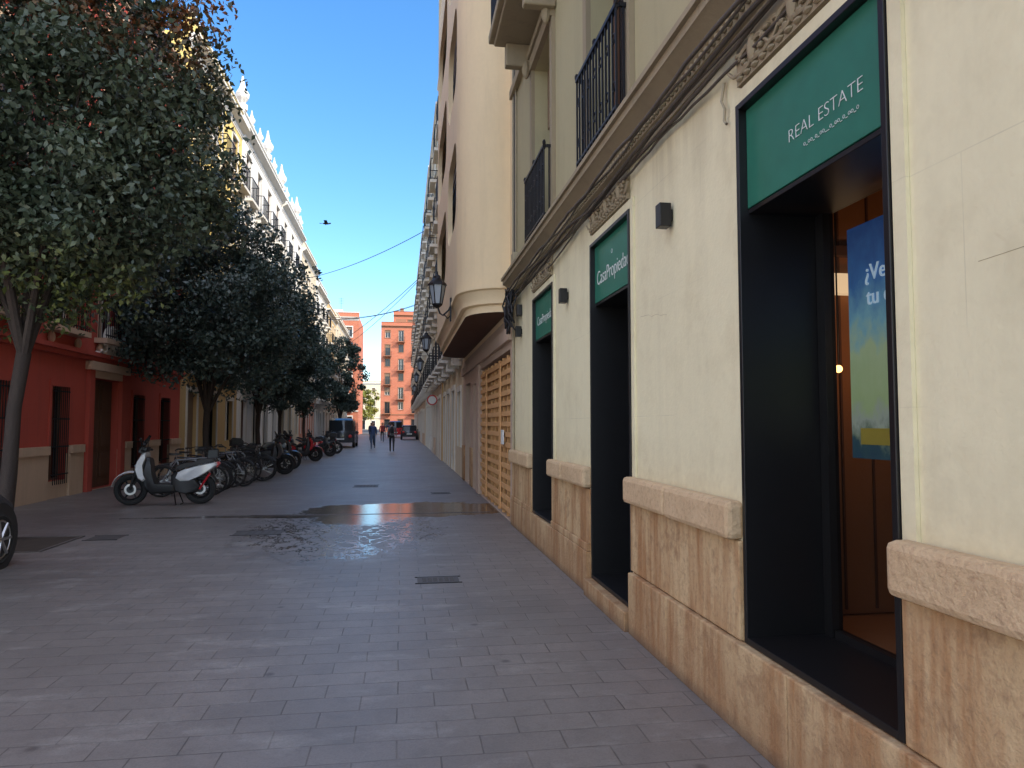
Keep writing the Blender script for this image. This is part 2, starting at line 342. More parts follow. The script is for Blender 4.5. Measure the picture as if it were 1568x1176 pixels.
def building(name,P,u0,u1,H,wall,base,trim,nb,nst=4,gh=3.7,bal='all',shut='shutter',rng=None,depth=12,roofstuff=True,balout=.55,finials=False,ww=1.0):
    rng=rng or random.Random(sum(ord(c) for c in name)+int(u0*7)); root=empty(name)
    u0+=.004;u1-=.004
    w=G();gl=G();tr=G();ir=G()
    sh=(H-gh-.5)/nst; pitch=(u1-u0)/nb; ops=[];dat=[]
    for i in range(nb):
        c=u0+pitch*(i+.5)
        if rng.random()<.55: o=(c-.6,c+.6,.02,2.75)
        else: o=(c-.55,c+.55,.9,2.6)
        ops.append(o); dat.append((o,'g'))
        for s in range(nst):
            zb=gh+s*sh; fr=bal=='all' or (bal=='some' and (i+s)%2==0)
            o=(c-ww/2,c+ww/2,zb+(.12 if fr else .9),zb+min(2.45,sh-.45)); ops.append(o); dat.append((o,'b' if fr else 'w'))
    facade(w,P,u0,u1,0,H,ops,(lambda z:base if z<gh-.15 else wall,[gh-.15]),rev=.24)
    w.pbox(P,u0,u1,0,H-.01,.26,depth,wall)
    for u in (u0,u1): w.face([P(u,0,0),P(u,H,0),P(u,H,.26),P(u,0,.26)],wall)
    w.face([P(u0,H,0),P(u1,H,0),P(u1,H,depth),P(u0,H,depth)],'roof')
    tr.pbox(P,u0,u1,gh-.18,gh,-.12,-.002,trim); cornice(tr,P,u0,u1,H-.5,trim)
    tr.pbox(P,u0,u1,H+.003,H+.7,-.02,.2,wall)
    tr.pbox(P,u0,u1,H+.704,H+.8,-.08,.26,trim)
    for o,t in dat:
        a,b,c,d=o
        if t=='g':
            if rng.random()<.5: gl.pbox(P,a,b,c,d-.003,.12,.17,rng.choice(['wood_d','shutter','iron']))
            else: window(gl,P,a,b,c,d,fr='iron')
            surround(tr,P,a,b,c,d,trim,.14,.04)
        else:
            window(gl,P,a,b,c,d,fr=rng.choice(['trimw','wood_d']),shut=shut,sh=rng.choice([0,0,.3,.6,1]))
            surround(tr,P,a,b,c,d,trim,.12,.035,t=='w')
            if t=='b':
                tr.pbox(P,a-.3,b+.3,c-.16,c-.03,-balout,-.004,trim); tr.pbox(P,a-.2,a-.08,c-.45,c-.163,-balout*.6,-.004,trim); tr.pbox(P,b+.08,b+.2,c-.45,c-.163,-balout*.6,-.004,trim)
                railing(ir,P,a-.28,b+.28,c-.03,c+.95,-balout+.03,step=.13,d_in=-.01)
    if roofstuff:
        for i in range(3):
            u=rng.uniform(u0+1,u1-1.5); hh=rng.uniform(.9,2.0); w.pbox(P,u,u+rng.uniform(.5,2.5) if u+2.5<u1 else u1-.1,H+.01,H+hh,rng.uniform(1.5,2.5),rng.uniform(3,5),rng.choice([wall,'roof',trim]))
        u=rng.uniform(u0+1,u1-1); q=P(u,H,2.5); ir.tube([q,(q[0],q[1],H+3.4)],.025,'iron',5)
        for kk in range(4): ir.tube([(q[0]-.35,q[1],H+2.5+.25*kk),(q[0]+.35,q[1],H+2.5+.25*kk)],.012,'iron',4)
    if finials:
        n=max(2,int((u1-u0)/1.9))
        for i in range(n+1):
            u=u0+.2+(u1-u0-.4)*i/n; big=i%3==0
            q=P(u,H+.8,.08); s_=1.25 if big else .7
            rings=[[(q[0]+r*s_*math.cos(j*math.pi/4),q[1]+r*s_*math.sin(j*math.pi/4),q[2]+h*s_) for j in range(8)] for r,h in ((.2,0),(.2,.2),(.1,.25),(.24,.45),(.26,.6),(.14,.8),(.08,1.0),(.03,1.3))]
            tr.loft(rings,trim)
    w.obj('walls',root); gl.obj('windows',root); tr.obj('mouldings',root); 
    if ir.f: ir.obj('balcony_railings',root)
    return root
# ------------------------------------------------------------------ ground
g=G(); g.face([(-900,-300,0),(900,-300,0),(900,1600,0),(-900,1600,0)],'asphalt'); g.obj('ground')
g=G(); g.face([(XL-.3,-12,.004),(XR+.3,-12,.004),(XR+.3,108,.004),(XL-.3,108,.004)],'paving'); g.obj('pavement')
g=G(); g.face([(-26.5,-40,.004),(XL-.32,-40,.004),(XL-.32,9.9,.004),(-26.5,9.9,.004)],'bounce_ground'); g.face([(XL-.31,-40,.004),(24,-40,.004),(24,-12.01,.004),(XL-.31,-12.01,.004)],'bounce_ground'); g.obj('unseen_bounce_pavement')  # out-of-view bright paving, added to bounce sunlight into the street
building('white_plaza_building',PW(-27),-38,9.8,15,'white','white','trimw',12,4,bal='none',depth=8)  # out-of-view white block, added to bounce sunlight onto the right wall
# ------------------------------------------------------------------ right cream building (shop)
root=empty('cream_shop_building')
w=G(); HB=17.2; YS=-3.2
shop=[(2.37,3.58,.465,3.32,.46),(5.44,6.65,.16,3.32,.46),(8.41,9.73,.40,3.32,.46)]
up=[]
for a,b in ((2.4,3.6),(5.45,6.65),(8.41,9.65),(-.6,.6)):
    for s in range(4): up.append((a,b,4.08+s*3.35+(0 if s==0 else -.25),6.55+s*3.35-(0 if s==0 else .1),.3))
more=[(-.9,.5,.4,3.32,.46)]
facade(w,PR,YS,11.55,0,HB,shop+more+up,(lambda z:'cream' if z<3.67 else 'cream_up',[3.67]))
w.box(XR+.5,XR+12,YS,-.5,0,HB-.02,'cream_up'); w.box(XR+.5,XR+12,4.2,11.55,0,HB-.02,'cream_up'); w.box(XR+.5,XR+12,-.5,4.2,3.6,HB-.02,'cream_up'); w.box(XR+6.6,XR+12,-.5,4.2,0,3.6,'cream_up')
for yy in (YS,11.55): w.face([(XR,yy,0),(XR,yy,HB),(XR+.5,yy,HB),(XR+.5,yy,0)],'cream_up')
w.face([(XR,YS,HB),(XR,11.55,HB),(XR+12,11.55,HB),(XR+12,YS,HB)],'roof')
w.obj('walls',root)
rc=random.Random(11)
for (y0,z0,y1,z1) in ((1.2,2.16,2.0,2.11),(4.7,2.36,5.25,2.42)):
    curve('hairline_crack',[(XR+.0002,y0+(y1-y0)*i/9,z0+(z1-z0)*i/9+rc.uniform(-.008,.008)) for i in range(10)],.0012,'crack',root)
t=G();bk=G()
for (a,b,c,d,r) in shop+more:
    t.pbox(PR,a-.075,a-.003,c,d+.075,-.018,-.001,'cream'); t.pbox(PR,b+.003,b+.075,c,d+.075,-.018,-.001,'cream'); t.pbox(PR,a-.002,b+.002,d+.003,d+.075,-.018,-.001,'cream')
    f=.035
    bk.pbox(PR,a+.002,a+f,c+.002,d-.002,-.03,r,'black'); bk.pbox(PR,b-f,b-.002,c+.002,d-.002,-.03,r,'black'); bk.pbox(PR,a+f,b-f,d-f,d-.002,-.03,r,'black'); bk.pbox(PR,a+f,b-f,c+.002,c+f,-.03,r,'black')
    bk.pbox(PR,a+f,b-f,2.72,2.745,.02,r,'black')
for (a,b,c,d,r) in shop[1:]+more:
    bk.pbox(PR,a+.036,b-.036,c+.036,2.72,r-.03,r-.02,'glass'); bk.pbox(PR,(a+b)/2-.02,(a+b)/2+.02,c+.036,2.72,r-.07,r-.032,'black')
    bk.pbox(PR,a+.036,b-.036,1.0,1.03,r-.06,r-.034,'black')
t.obj('opening_trim',root); bk.obj('black_door_frames',root,bevel=.003)
p=G(); led=G()
piers=[(YS+.1,-.9),(.5,2.37),(3.58,5.44),(6.65,8.41),(9.73,11.5)]
rg=random.Random(3)
for i,(a,b) in enumerate(piers):
    a2=a+.012;b2=b-.012
    n=2 if b-a>1.5 else 1; cuts=[a2]+([a2+(b2-a2)*rg.uniform(.35,.65)] if n==2 else [])+[b2]
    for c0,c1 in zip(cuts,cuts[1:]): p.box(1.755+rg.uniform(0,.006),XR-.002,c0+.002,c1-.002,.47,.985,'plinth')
    cut2=[a2]+([a2+(b2-a2)*rg.uniform(.4,.6)] if n==2 else [])+[b2]
    for c0,c1 in zip(cut2,cut2[1:]): led.box(1.69+rg.uniform(0,.006),XR-.002,c0+.002,c1-.002,.99+rg.uniform(0,.006),1.19+rg.uniform(-.005,.005),'ledge')
lowcuts=[-2.9,-1.2,.4,1.9,3.1,4.6,5.40]
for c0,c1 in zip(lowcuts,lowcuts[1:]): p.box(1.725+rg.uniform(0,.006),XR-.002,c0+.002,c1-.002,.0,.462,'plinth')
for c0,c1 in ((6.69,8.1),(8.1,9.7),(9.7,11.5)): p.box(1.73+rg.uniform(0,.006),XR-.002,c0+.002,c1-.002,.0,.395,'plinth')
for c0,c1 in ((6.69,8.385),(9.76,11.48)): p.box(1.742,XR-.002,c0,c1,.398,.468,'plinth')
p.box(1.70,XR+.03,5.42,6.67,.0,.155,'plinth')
p.obj('stone_plinth',root,bevel=.008); led.obj('stone_ledge',root,smooth=False,bevel=.03)
t=G(); t.box(1.85,2.1,5.50,5.62,.2,.42,'ledge'); t.obj('step_block',root,bevel=.01)
t=G()
prof=[(0,3.66),(.03,3.66),(.03,3.70),(.07,3.72),(.07,3.78),(.16,3.86),(.19,3.87),(.19,3.93),(.22,3.93),(.22,3.97),(0,4.02)]
t.loft([[(XR-q[0],YS,q[1]) for q in prof],[(XR-q[0],11.54,q[1]) for q in prof]],'trim_cream')
for i in range(150):
    yy=1.0+i*.07; t.ell((XR-.085,yy,3.75),(.022,.022,.022),'trim_cream',6,4)
for s in range(1,4): 
    z=4.08+s*3.35-.45; t.box(XR-.08,XR-.002,YS,11.54,z,z+.14,'trim_cream')
for a,b in ((2.40,3.55),(5.47,6.62),(8.45,9.7)):
    t.box(XR-.03,XR-.002,a,b,3.41,3.655,'trim_cream')
    n=3
    for i in range(n):
        cy=a+(b-a)*(i+.5)/n
        for sg in (-1,1):
            pts=[(XR-.04,cy+sg*(.02+.012*k_)*math.cos(k_*.62)*1.35+sg*.08,3.53+(.012+.0085*k_)*math.sin(k_*.62)) for k_ in range(11)]
            t.tube(pts,[.018-.0009*k_ for k_ in range(11)],'trim_cream',6)
            for q_ in range(4): t.ell((XR-.04,cy+sg*(.06+.03*q_),3.47+.03*q_),(.018,.03,.014),'trim_cream',6,4)
        t.ell((XR-.035,cy,3.53),(.03,.035,.08),'trim_cream')
    for i in range(14): t.ell((XR-.035,a+.05+(b-a-.1)*i/13,3.435+.0*i),(.02,.03,.014),'trim_cream',8,5)
for (a,b,c,d,r) in up: 
    surround(t,PR,a,b,c,d,'trim_cream',.13,.05)
    t.box(XR-.1,XR-.003,a-.18,b+.18,d+.18,d+.28,'trim_cream')
for a,b in ((2.4,3.6),(5.45,6.65),(8.41,9.65)):
    for i in range(2):
        yy=a-.09 if i==0 else b+.09
        t.ell((XR-.11,yy,6.60),(.06,.06,.14),'trim_cream',8,6)
t.obj('mouldings',root,smooth=True)
wn=G(); ir=G(); sl=G()
for (a,b,c,d,r) in up:
    window(wn,PR,a,b,c,d,.3,'wood_d','shutter',random.choice([0,.35,.5]))
    if c<4.2: 
        railing(ir,PR,a-.06,b+.06,4.06,4.98,-.13,step=.095,side=True,d_in=-.01)
        for i in range(7):
            cy=a+.02+(b-a-.04)*i/6
            for zz in (4.32,4.72): ir.wheel_ring((XR-.13,cy,zz),.04,.007,'iron',10,axis='x')
        for yy in (a-.06,(a+b)/2,b+.06): ir.ell((XR-.13,yy,5.0),(.022,.022,.04),'iron',6,5)
    else:
        sl.box(XR-.62,XR-.003,a-.3,b+.3,c-.15,c-.02,'trim_cream'); sl.box(XR-.55,XR-.003,a-.22,b+.22,c-.22,c-.153,'trim_cream')
        sl.box(XR-.4,XR-.003,a-.2,a-.06,c-.55,c-.223,'trim_cream'); sl.box(XR-.4,XR-.003,b+.06,b+.2,c-.55,c-.223,'trim_cream')
        railing(ir,PR,a-.28,b+.28,c-.02,c+.95,-.58,step=.11,d_in=-.01)
wn.obj('upper_windows',root); ir.obj('balcony_railings',root); sl.obj('balcony_slabs',root,bevel=.02)
for i in range(6):
    pts=[]; rr=random.Random(i)
    for k_ in range(60):
        yy=11.3-k_*.2; pts.append((XR-.045-.018*i-(.04 if i>3 else 0),yy,3.58+.022*i+.014*math.sin(yy*(2+.4*i)+i)+rr.uniform(-.008,.008)-(.06*max(0,math.sin((yy-7)*1.3+i)) if i%3==0 else 0)))
    curve('facade_cable',pts,.013 if i%2 else .009,'cable' ,root)
for i,dy in enumerate((11.42,11.30,11.16)):
    curve('conduit',[(XR-.03,dy,1.2 if i==0 else 3.7),(XR-.03,dy,4.5),(XR-.03,dy+.01,10),(XR-.03,dy,17)],.02-.004*i,'cable' if i==1 else 'pipe' ,root)
for k_ in range(7):
    rr=random.Random(30+k_)
    curve('cable_tangle',[(XR-.08-rr.uniform(0,.12),11.15+rr.uniform(-.6,.25)*math.cos(i),3.4+.3*math.sin(i*1.3+k_)+rr.uniform(-.1,.1)) for i in range(9)],.015,'blackp',root)
t=G(); t.box(XR-.1,XR-.004,11.0,11.22,3.95,4.3,'pipe'); t.box(XR-.08,XR-.004,10.7,10.82,3.25,3.42,'blackp'); t.obj('junction_box',root,bevel=.01)
curve('hanging_cable',[(XR-.02,3.72,3.52),(XR-.03,3.74,3.42),(XR-.03,3.70,3.36),(XR-.025,3.72,3.3),(XR-.025,3.69,3.27)],.008,'pipe',root)
t=G(); 
t.box(2.30,6.5,-.5,4.1,.40,.46,'woodin'); t.box(6.4,6.49,-.49,4.1,.47,3.4,'pale'); t.box(2.32,6.39,4.0,4.09,.47,3.4,'woodin'); t.box(2.32,6.39,-.49,-.4,.47,3.4,'trimw'); t.box(2.31,6.5,-.5,4.1,3.41,3.5,'trimw')
t.box(4.0,5.4,2.2,3.2,1.15,1.2,'wood_d'); 
for xx,yy in ((4.05,2.25),(5.3,2.25),(4.05,3.1),(5.3,3.1)): t.box(xx,xx+.05,yy,yy+.05,.46,1.15,'iron')
for xx in (2.42,2.62,2.82,3.02): t.box(xx,xx+.012,3.985,3.998,.5,3.4,'wood_d')
t.box(2.33,3.3,3.95,3.998,2.62,2.68,'wood_d')
t.obj('office_interior',root)
t=G(); t.box(2.34,2.75,3.90,3.97,2.38,2.50,'litpanel'); t.obj('lit_wall_panel',root)
t=G(); t.ell((2.50,3.82,1.92),(.022,.022,.022),'bulb'); t.obj('lamp_bulb',root,True)
curve('lamp_cord',[(2.50,3.82,1.94),(2.50,3.82,3.41)],.005,'blackp',root)
L=bpy.data.lights.new('interior_lamp','POINT'); L.energy=6.0; L.color=(1,.5,.22); L.shadow_soft_size=.05; lo=bpy.data.objects.new('interior_lamp',L); lo.location=(2.75,3.40,2.1); sc.collection.objects.link(lo); lo.parent=root
t=G(); t.face([(2.24,2.41,.50),(2.24,3.54,.50),(2.24,3.54,3.28),(2.24,2.41,3.28)],'sglass'); t.box(2.20,2.26,3.47,3.54,.5,2.72,'black'); t.box(2.21,2.26,2.41,3.465,.50,.54,'black'); t.obj('shop_window_glass',root)
def text(s,loc,size,k,parent,name='lettering',ext=.003,sx=1,off=0):
    cu=bpy.data.curves.new(name,'FONT'); cu.body=s; cu.size=size; cu.extrude=ext; cu.offset=off; cu.align_x='CENTER'; cu.align_y='CENTER'; cu.materials.append(M[k])
    o=bpy.data.objects.new(name,cu); sc.collection.objects.link(o)
    o.matrix_world=Matrix(((0,0,-1,loc[0]),(-sx,0,0,loc[1]),(0,1,0,loc[2]),(0,0,0,1))); 
    o.parent=parent; return o
def sign(a,b,txt):
    s=empty('green_shop_sign'); t=G(); t.box(1.815,1.835,a,b,2.748,3.283,'green'); t.obj('panel',s,bevel=.003)
    for q in txt: text(q[0],(1.8125,q[1],q[2]),q[3],'letter',s,ext=.001,sx=q[4] if len(q)>4 else 1,off=-.0022)
sign(2.407,3.543,[('REAL ESTATE',2.84,2.965,.09,1.08),('o_oo_o_oo__o_oo_o_oo_o',2.79,2.885,.035)])
sign(5.477,6.613,[('CasaPropiedad',6.04,2.96,.19,.85),('o',6.04,3.13,.09)])
sign(8.447,9.693,[('CasaPropiedad',9.05,2.98,.17)])
po=empty('window_poster')
m,nt,b=newmat('poster_print'); tc=N(nt,'ShaderNodeTexCoord'); s=N(nt,'ShaderNodeSeparateXYZ'); nt.links.new(tc.outputs['Generated'],s.inputs[0])
r=N(nt,'ShaderNodeValToRGB'); cr=r.color_ramp; cr.elements[0].position=0; cr.elements[0].color=(.02,.06,.10,1); cr.elements[1].position=1; cr.elements[1].color=(.03,.09,.28,1)
for pz,cc in ((.10,(.03,.08,.10)),(.14,(.16,.22,.16)),(.20,(.35,.42,.36)),(.28,(.35,.48,.24)),(.5,(.42,.55,.32)),(.62,(.2,.45,.55)),(.8,(.05,.17,.42))):
    e=cr.elements.new(pz); e.color=c4(cc)
nn=noise(nt,tc.outputs['Generated'],9,5); ad=N(nt,'ShaderNodeMath',operation='MULTIPLY_ADD'); nt.links.new(nn,ad.inputs[0]); ad.inputs[1].default_value=.34; nt.links.new(s.outputs[2],ad.inputs[2])
sb=N(nt,'ShaderNodeMath',operation='SUBTRACT'); nt.links.new(ad.outputs[0],sb.inputs[0]); sb.inputs[1].default_value=.13
nt.links.new(sb.outputs[0],r.inputs[0]); nt.links.new(r.outputs[0],b.inputs['Base Color']); nt.links.new(r.outputs[0],b.inputs['Emission Color']); b.inputs['Emission Strength'].default_value=.3; M['poster']=m  # print colours also emit faintly, a glow added to the poster
M['tag']=plain('yellow_tag',(.6,.5,.08),.5)
t=G(); t.box(2.265,2.27,2.55,3.36,1.43,2.60,'poster'); t.obj('print',po); t=G(); t.box(2.258,2.262,2.98,3.28,1.50,1.58,'tag'); t.obj('tag',po)
text('¿Vendes',(2.26,3.03,2.34),.115,'pletter',po); text('tu casa?',(2.26,3.03,2.22),.115,'pletter',po)
for yy in (4.59,7.67,10.75,1.4):
    o=empty('wall_lamp'); t=G(); t.box(XR-.10,XR-.02,yy-.045,yy+.045,2.93,3.09,'black'); t.box(XR-.021,XR-.002,yy-.03,yy+.03,2.97,3.05,'black'); t.obj('body',o,bevel=.004)
# ------------------------------------------------------------------ curved bay building
root=empty('curved_bay_building'); HB=17.8; ya,yb=11.56,21.0
w=G(); ops=[(11.75,16.3,.02,2.85,.3),(16.9,18.0,.02,2.6,.3),(18.8,20.2,.02,2.7,.3)]
P2=PX(1.77)
facade(w,P2,ya,yb,0,HB,ops,(lambda z:'bay_g' if z<3.4 else 'bay',[3.4]))
w.box(1.77+.31,13,ya,yb,0,HB-.01,'bay'); w.face([(1.77,ya,0),(1.77,ya,HB),(2.2,ya,HB),(2.2,ya,0)],'bay'); w.face([(1.77,ya,HB),(1.77,yb,HB),(13,yb,HB),(13,ya,HB)],'roof')
w.obj('walls',root)
xf=.94
def bayline(off=0):
    pts=[]
    for i in range(11):
        a=math.pi/2*i/10; pts.append((1.77-(1.77-xf-off)*math.sin(a),12.75-(.95-off)*math.cos(a)+0))
    for i in range(11):
        a=math.pi/2*i/10; pts.append((1.77-(1.77-xf-off)*math.cos(a),19.9+(.9-off)*math.sin(a)))
    return pts
t=G()
near=bayline()[:11]; far=bayline()[11:]
for seg in (near,far):
    t.loft([[(x,y,3.95) for x,y in seg],[(x,y,HB) for x,y in seg]],'bay',closed=False,caps=False)
rings=[]
for off,z in ((.16,3.5),(.16,3.62),(.09,3.64),(.09,3.74),(.03,3.86),(-.02,3.88),(-.02,3.95)):
    rings.append([(x,y,z) for x,y in bayline(off)])
t.loft(rings,'bay',closed=True,caps=False); t.face(rings[0],'wood_d'); t.face([(x,y,HB) for x,y in bayline()],'bay')
t.face(rings[-1],'bay')
t.obj('bay_shell',root,smooth=True)
cu=bpy.data.curves.new('bay_front','CURVE'); cu.dimensions='2D'; cu.fill_mode='BOTH'; cu.extrude=.05
def spl(pts):
    sp=cu.splines.new('POLY'); sp.points.add(len(pts)-1)
    for i,q in enumerate(pts): sp.points[i].co=(q[0],q[1],0,1)
    sp.use_cyclic_u=True
spl([(12.76,3.96),(19.89,3.96),(19.89,HB-.01),(12.76,HB-.01)])
def rrect(a,b,c,d,r):
    out=[]
    for (cx,cy,a0) in ((b-r,d-r,0),(a+r,d-r,90),(a+r,c+r,180),(b-r,c+r,270)):
        for i in range(7): an=math.radians(a0+15*i); out.append((cx+r*math.cos(an),cy+r*math.sin(an)))
    return out
bo=[]
for s in range(5):
    for a,b,z in ((12.85,15.3,5.3+2.6*s),(15.9,19.6,4.9+2.6*s)):
        if z+1.7<HB: spl(rrect(a,b,z,z+1.6,.55)); bo.append((a,b,z,z+1.6))
cu.materials.append(M['bay']); o=bpy.data.objects.new('bay_front',cu); sc.collection.objects.link(o)
o.matrix_world=Matrix(((0,0,1,xf+.051),(1,0,0,0),(0,1,0,0),(0,0,0,1))); o.parent=root
t=G()
t.box(1.24,1.26,12.8,19.8,3.97,HB-.1,'dshut')
for a,b,c,d in bo:
    t.box(1.19,1.23,(a+b)/2-.03,(a+b)/2+.03,c-.2,d+.2,'iron')
    for i in range(8): t.box(1.21,1.235,a-.2,b+.2,c-.2+i*.25,c-.2+i*.25+.05,'shutter')
t.obj('bay_windows',root)
t=G()
gy0,gy1=11.8,16.25
for i in range(9):
    yy=gy0+(gy1-gy0)*i/8; t.box(1.80,1.86,yy-.045,yy+.045,.02,2.8,'wood')
for i in range(15):
    z=.12+i*.18; t.box(1.77,1.797,gy0-.04,gy1+.04,z,z+.085,'wood')
t.box(1.9,1.92,11.76,16.29,.03,2.84,'wood_d')
for yy in (gy0+1.1,gy1-1.2): t.box(1.745,1.768,yy-.05,yy+.05,.1,2.7,'wood')
t.box(1.72,1.742,12.3,12.55,1.25,1.5,'letter')
t.obj('timber_gate',root,bevel=.004)
t=G(); t.box(1.9,1.95,16.92,17.98,.03,2.59,'wood_d'); t.box(1.9,1.95,18.82,20.18,.03,2.69,'iron'); 
t.box(1.70,1.768,ya+.01,yb-.01,2.98,3.2,'bay_g'); t.box(1.72,1.768,16.32,16.88,.02,2.97,'bay_g'); t.box(1.74,1.768,18.1,18.7,.02,1.0,'plinth'); t.box(1.73,1.768,20.3,20.95,.02,1.0,'plinth')
t.obj('door_leaves',root,bevel=.005)
# ------------------------------------------------------------------ other buildings right
building('cream_apartment_building',PX(1.78),21,31.5,16.6,'pale','pale','trimw',4,4)
building('ochre_apartment_building',PX(1.72),31.5,42,16,'ochre','beige_st','trimw',4,4,shut='shutg')
building('white_apartment_building',PX(1.76),42,54,16.9,'white','white','trimw',4,4)
building('salmon_apartment_building',PX(1.7),54,66,16,'pale','beige_st','trimw',4,4)
building('cream_apartment_building',PX(1.74),66,80,16.6,'pale','beige_st','trimw',5,4)
building('ochre_apartment_building',PX(1.7),80,100,16,'ochre','beige_st','trimw',6,4)
# ------------------------------------------------------------------ left red building
root=empty('red_building'); HR=13.2; RS=10.0
w=G();t=G();gl=G();ir=G()
gops=[(11.7,12.5),(14.2,14.95),(16.62,17.36),(21.3,22.1),(23.6,24.4)]
ops=[(a,b,.38,2.42) for a,b in gops]+[(18.62,20.3,.02,2.72)]
upc=[12.1,14.6,17.0,19.45,21.7,24.0]; uops=[]
for c in upc:
    for s in range(3): uops.append((c-.48,c+.48,3.72+s*3.1,5.95+s*3.1))
facade(w,PL,RS,25.6,0,HR,ops+uops,(lambda z:'beige_st' if z<.95 else 'red',[.95]))
w.pbox(PL,RS,25.6,0,HR-.01,.26,12,'red')
for yy in (25.6,RS): w.face([PL(yy,0,0),PL(yy,HR,0),PL(yy,HR,.26),PL(yy,0,.26)],'red')
w.face([PL(RS,HR,0),PL(25.6,HR,0),PL(25.6,HR,12),PL(RS,HR,12)],'roof')
w.obj('walls',root)
edges=[RS+.02]+[x for a,b in sorted(gops+[(18.3,20.6)]) for x in (a-.13,b+.13)]+[25.58]
for a,b in zip(edges[::2],edges[1::2]):
    t.pbox(PL,a,b,.95,1.13,-.09,-.002,'beige_st'); t.pbox(PL,a,b,.0,.947,-.05,-.002,'beige_st')
t.pbox(PL,RS,25.58,3.12,3.22,-.1,-.002,'red'); t.pbox(PL,RS,25.58,3.223,3.32,-.18,-.002,'red')
cornice(t,PL,RS,25.58,HR-.5,'beige_st')
for a,b in gops:
    window(gl,PL,a,b,.38,2.42,fr='wood_d'); 
    for i in range(8): u=a+(b-a)*(i+.5)/8; ir.tube([PL(u,.3,-.07),PL(u,2.42,-.07)],.01,'iron',5)
    for z in (.5,1.1,1.7,2.3): ir.pbox(PL,a-.03,b+.03,z,z+.03,-.062,-.052,'iron')
    t.pbox(PL,a-.1,a-.003,1.14,2.42,-.03,-.002,'red'); t.pbox(PL,b+.003,b+.1,1.14,2.42,-.03,-.002,'red'); t.pbox(PL,a-.1,b+.1,2.423,2.55,-.04,-.002,'red')
for a,b,c,d in uops:
    window(gl,PL,a,b,c,d,fr='trimw',shut='shutter',sh=random.choice([0,.3,.7]))
    surround(t,PL,a,b,c,d,'beige_st',.12,.04); t.pbox(PL,a-.2,b+.2,d+.16,d+.24,-.1,-.002,'beige_st')
    t.pbox(PL,a-.3,b+.3,c-.14,c-.02,-.3,-.002,'beige_st'); railing(ir,PL,a-.28,b+.28,c-.02,c+.95,-.27,step=.11,d_in=-.01)
    for sg in (-1,1):
        cu_=(a-.15) if sg<0 else (b+.15); t.ell(PL(cu_,c-.28,-.08),(.08,.06,.13),'beige_st',8,6)
t.pbox(PL,18.32,18.6,.0,2.9,-.09,-.002,'red'); t.pbox(PL,20.32,20.6,.0,2.9,-.09,-.002,'red'); t.pbox(PL,18.6,20.32,2.73,2.9,-.085,-.002,'beige_st'); t.pbox(PL,18.25,20.67,2.903,3.1,-.16,-.002,'beige_st')
pts=[]
n=14
for i in range(n+1):
    x=18.3+2.3*i/n; pts.append(PL(x,3.35+.62*math.exp(-((x-19.45)/.42)**2)+.1*math.cos((x-19.45)*2.6),-.16))
base_=[PL(20.6,3.325,-.16),PL(18.3,3.325,-.16)]
ring=pts+base_; t.loft([ring,[(q[0]-.155,q[1],q[2]) for q in ring]],'trimw')
for sg in (-1,1):
    sp_=[PL(19.45+sg*(.62+.03*k_*math.cos(k_*.7)),3.55+.03*k_*math.sin(k_*.7),-.19) for k_ in range(9)]; t.tube(sp_,.03,'trimw',6)
t.ell(PL(19.45,3.6,-.18),(.07,.16,.2),'trimw')
gl.pbox(PL,18.64,19.44,.03,2.7,.16,.2,'wood_d'); gl.pbox(PL,19.48,20.28,.03,2.7,.16,.2,'wood_d')
for c in (19.04,19.88):
    for z0,z1 in ((.3,.9),(1.05,1.8),(1.95,2.55)): gl.pbox(PL,c-.27,c+.27,z0,z1,.13,.157,'wood_d')
t.obj('mouldings',root); gl.obj('windows_and_door',root); ir.obj('iron_grilles',root)
building('yellow_apartment_building',PL,25.6,34,15.2,'yellow','ochre','trimw',3,4,bal='all')
building('white_ornate_building',PL,34,45,15.4,'white','white','trimw',4,4,finials=True,bal='all',balout=.4)
building('cream_ornate_building',PL,45,54,15.2,'white','pale','trimw',3,4,finials=True,balout=.4)
building('salmon_apartment_building',PL,54,63,14.6,'pale','salmon','trimw',3,3,balout=.4)
building('grey_apartment_building',PL,63,72,13.6,'white','grey_b','trimw',3,4)
building('ochre_apartment_building',PL,72,82,13,'ochre','beige_st','trimw',4,3)
building('pale_apartment_building',PL,82,100,13.5,'pale','pale','trimw',5,3)
building('orange_brick_building',PY(112),-22,-6.6,18,'brick','brick','trimw',5,4,bal='some')
building('orange_brick_tower',PY(150),-4.4,12,22,'brick','brick','roof',6,6,bal='some',balout=1.0)
building('orange_brick_tower',PY(158),-2.0,10,25.5,'brick','brick','roof',5,7,bal='none')
building('distant_cream_building',PY(230),-26,2,14.5,'pale','pale','trimw',9,3,bal='some')
building('distant_cream_building',PY(260),-60,-20,18,'white','pale','trimw',9,4,bal='none')
building('distant_cream_building',PY(155),13,50,20,'white','pale','trimw',9,4,bal='none')
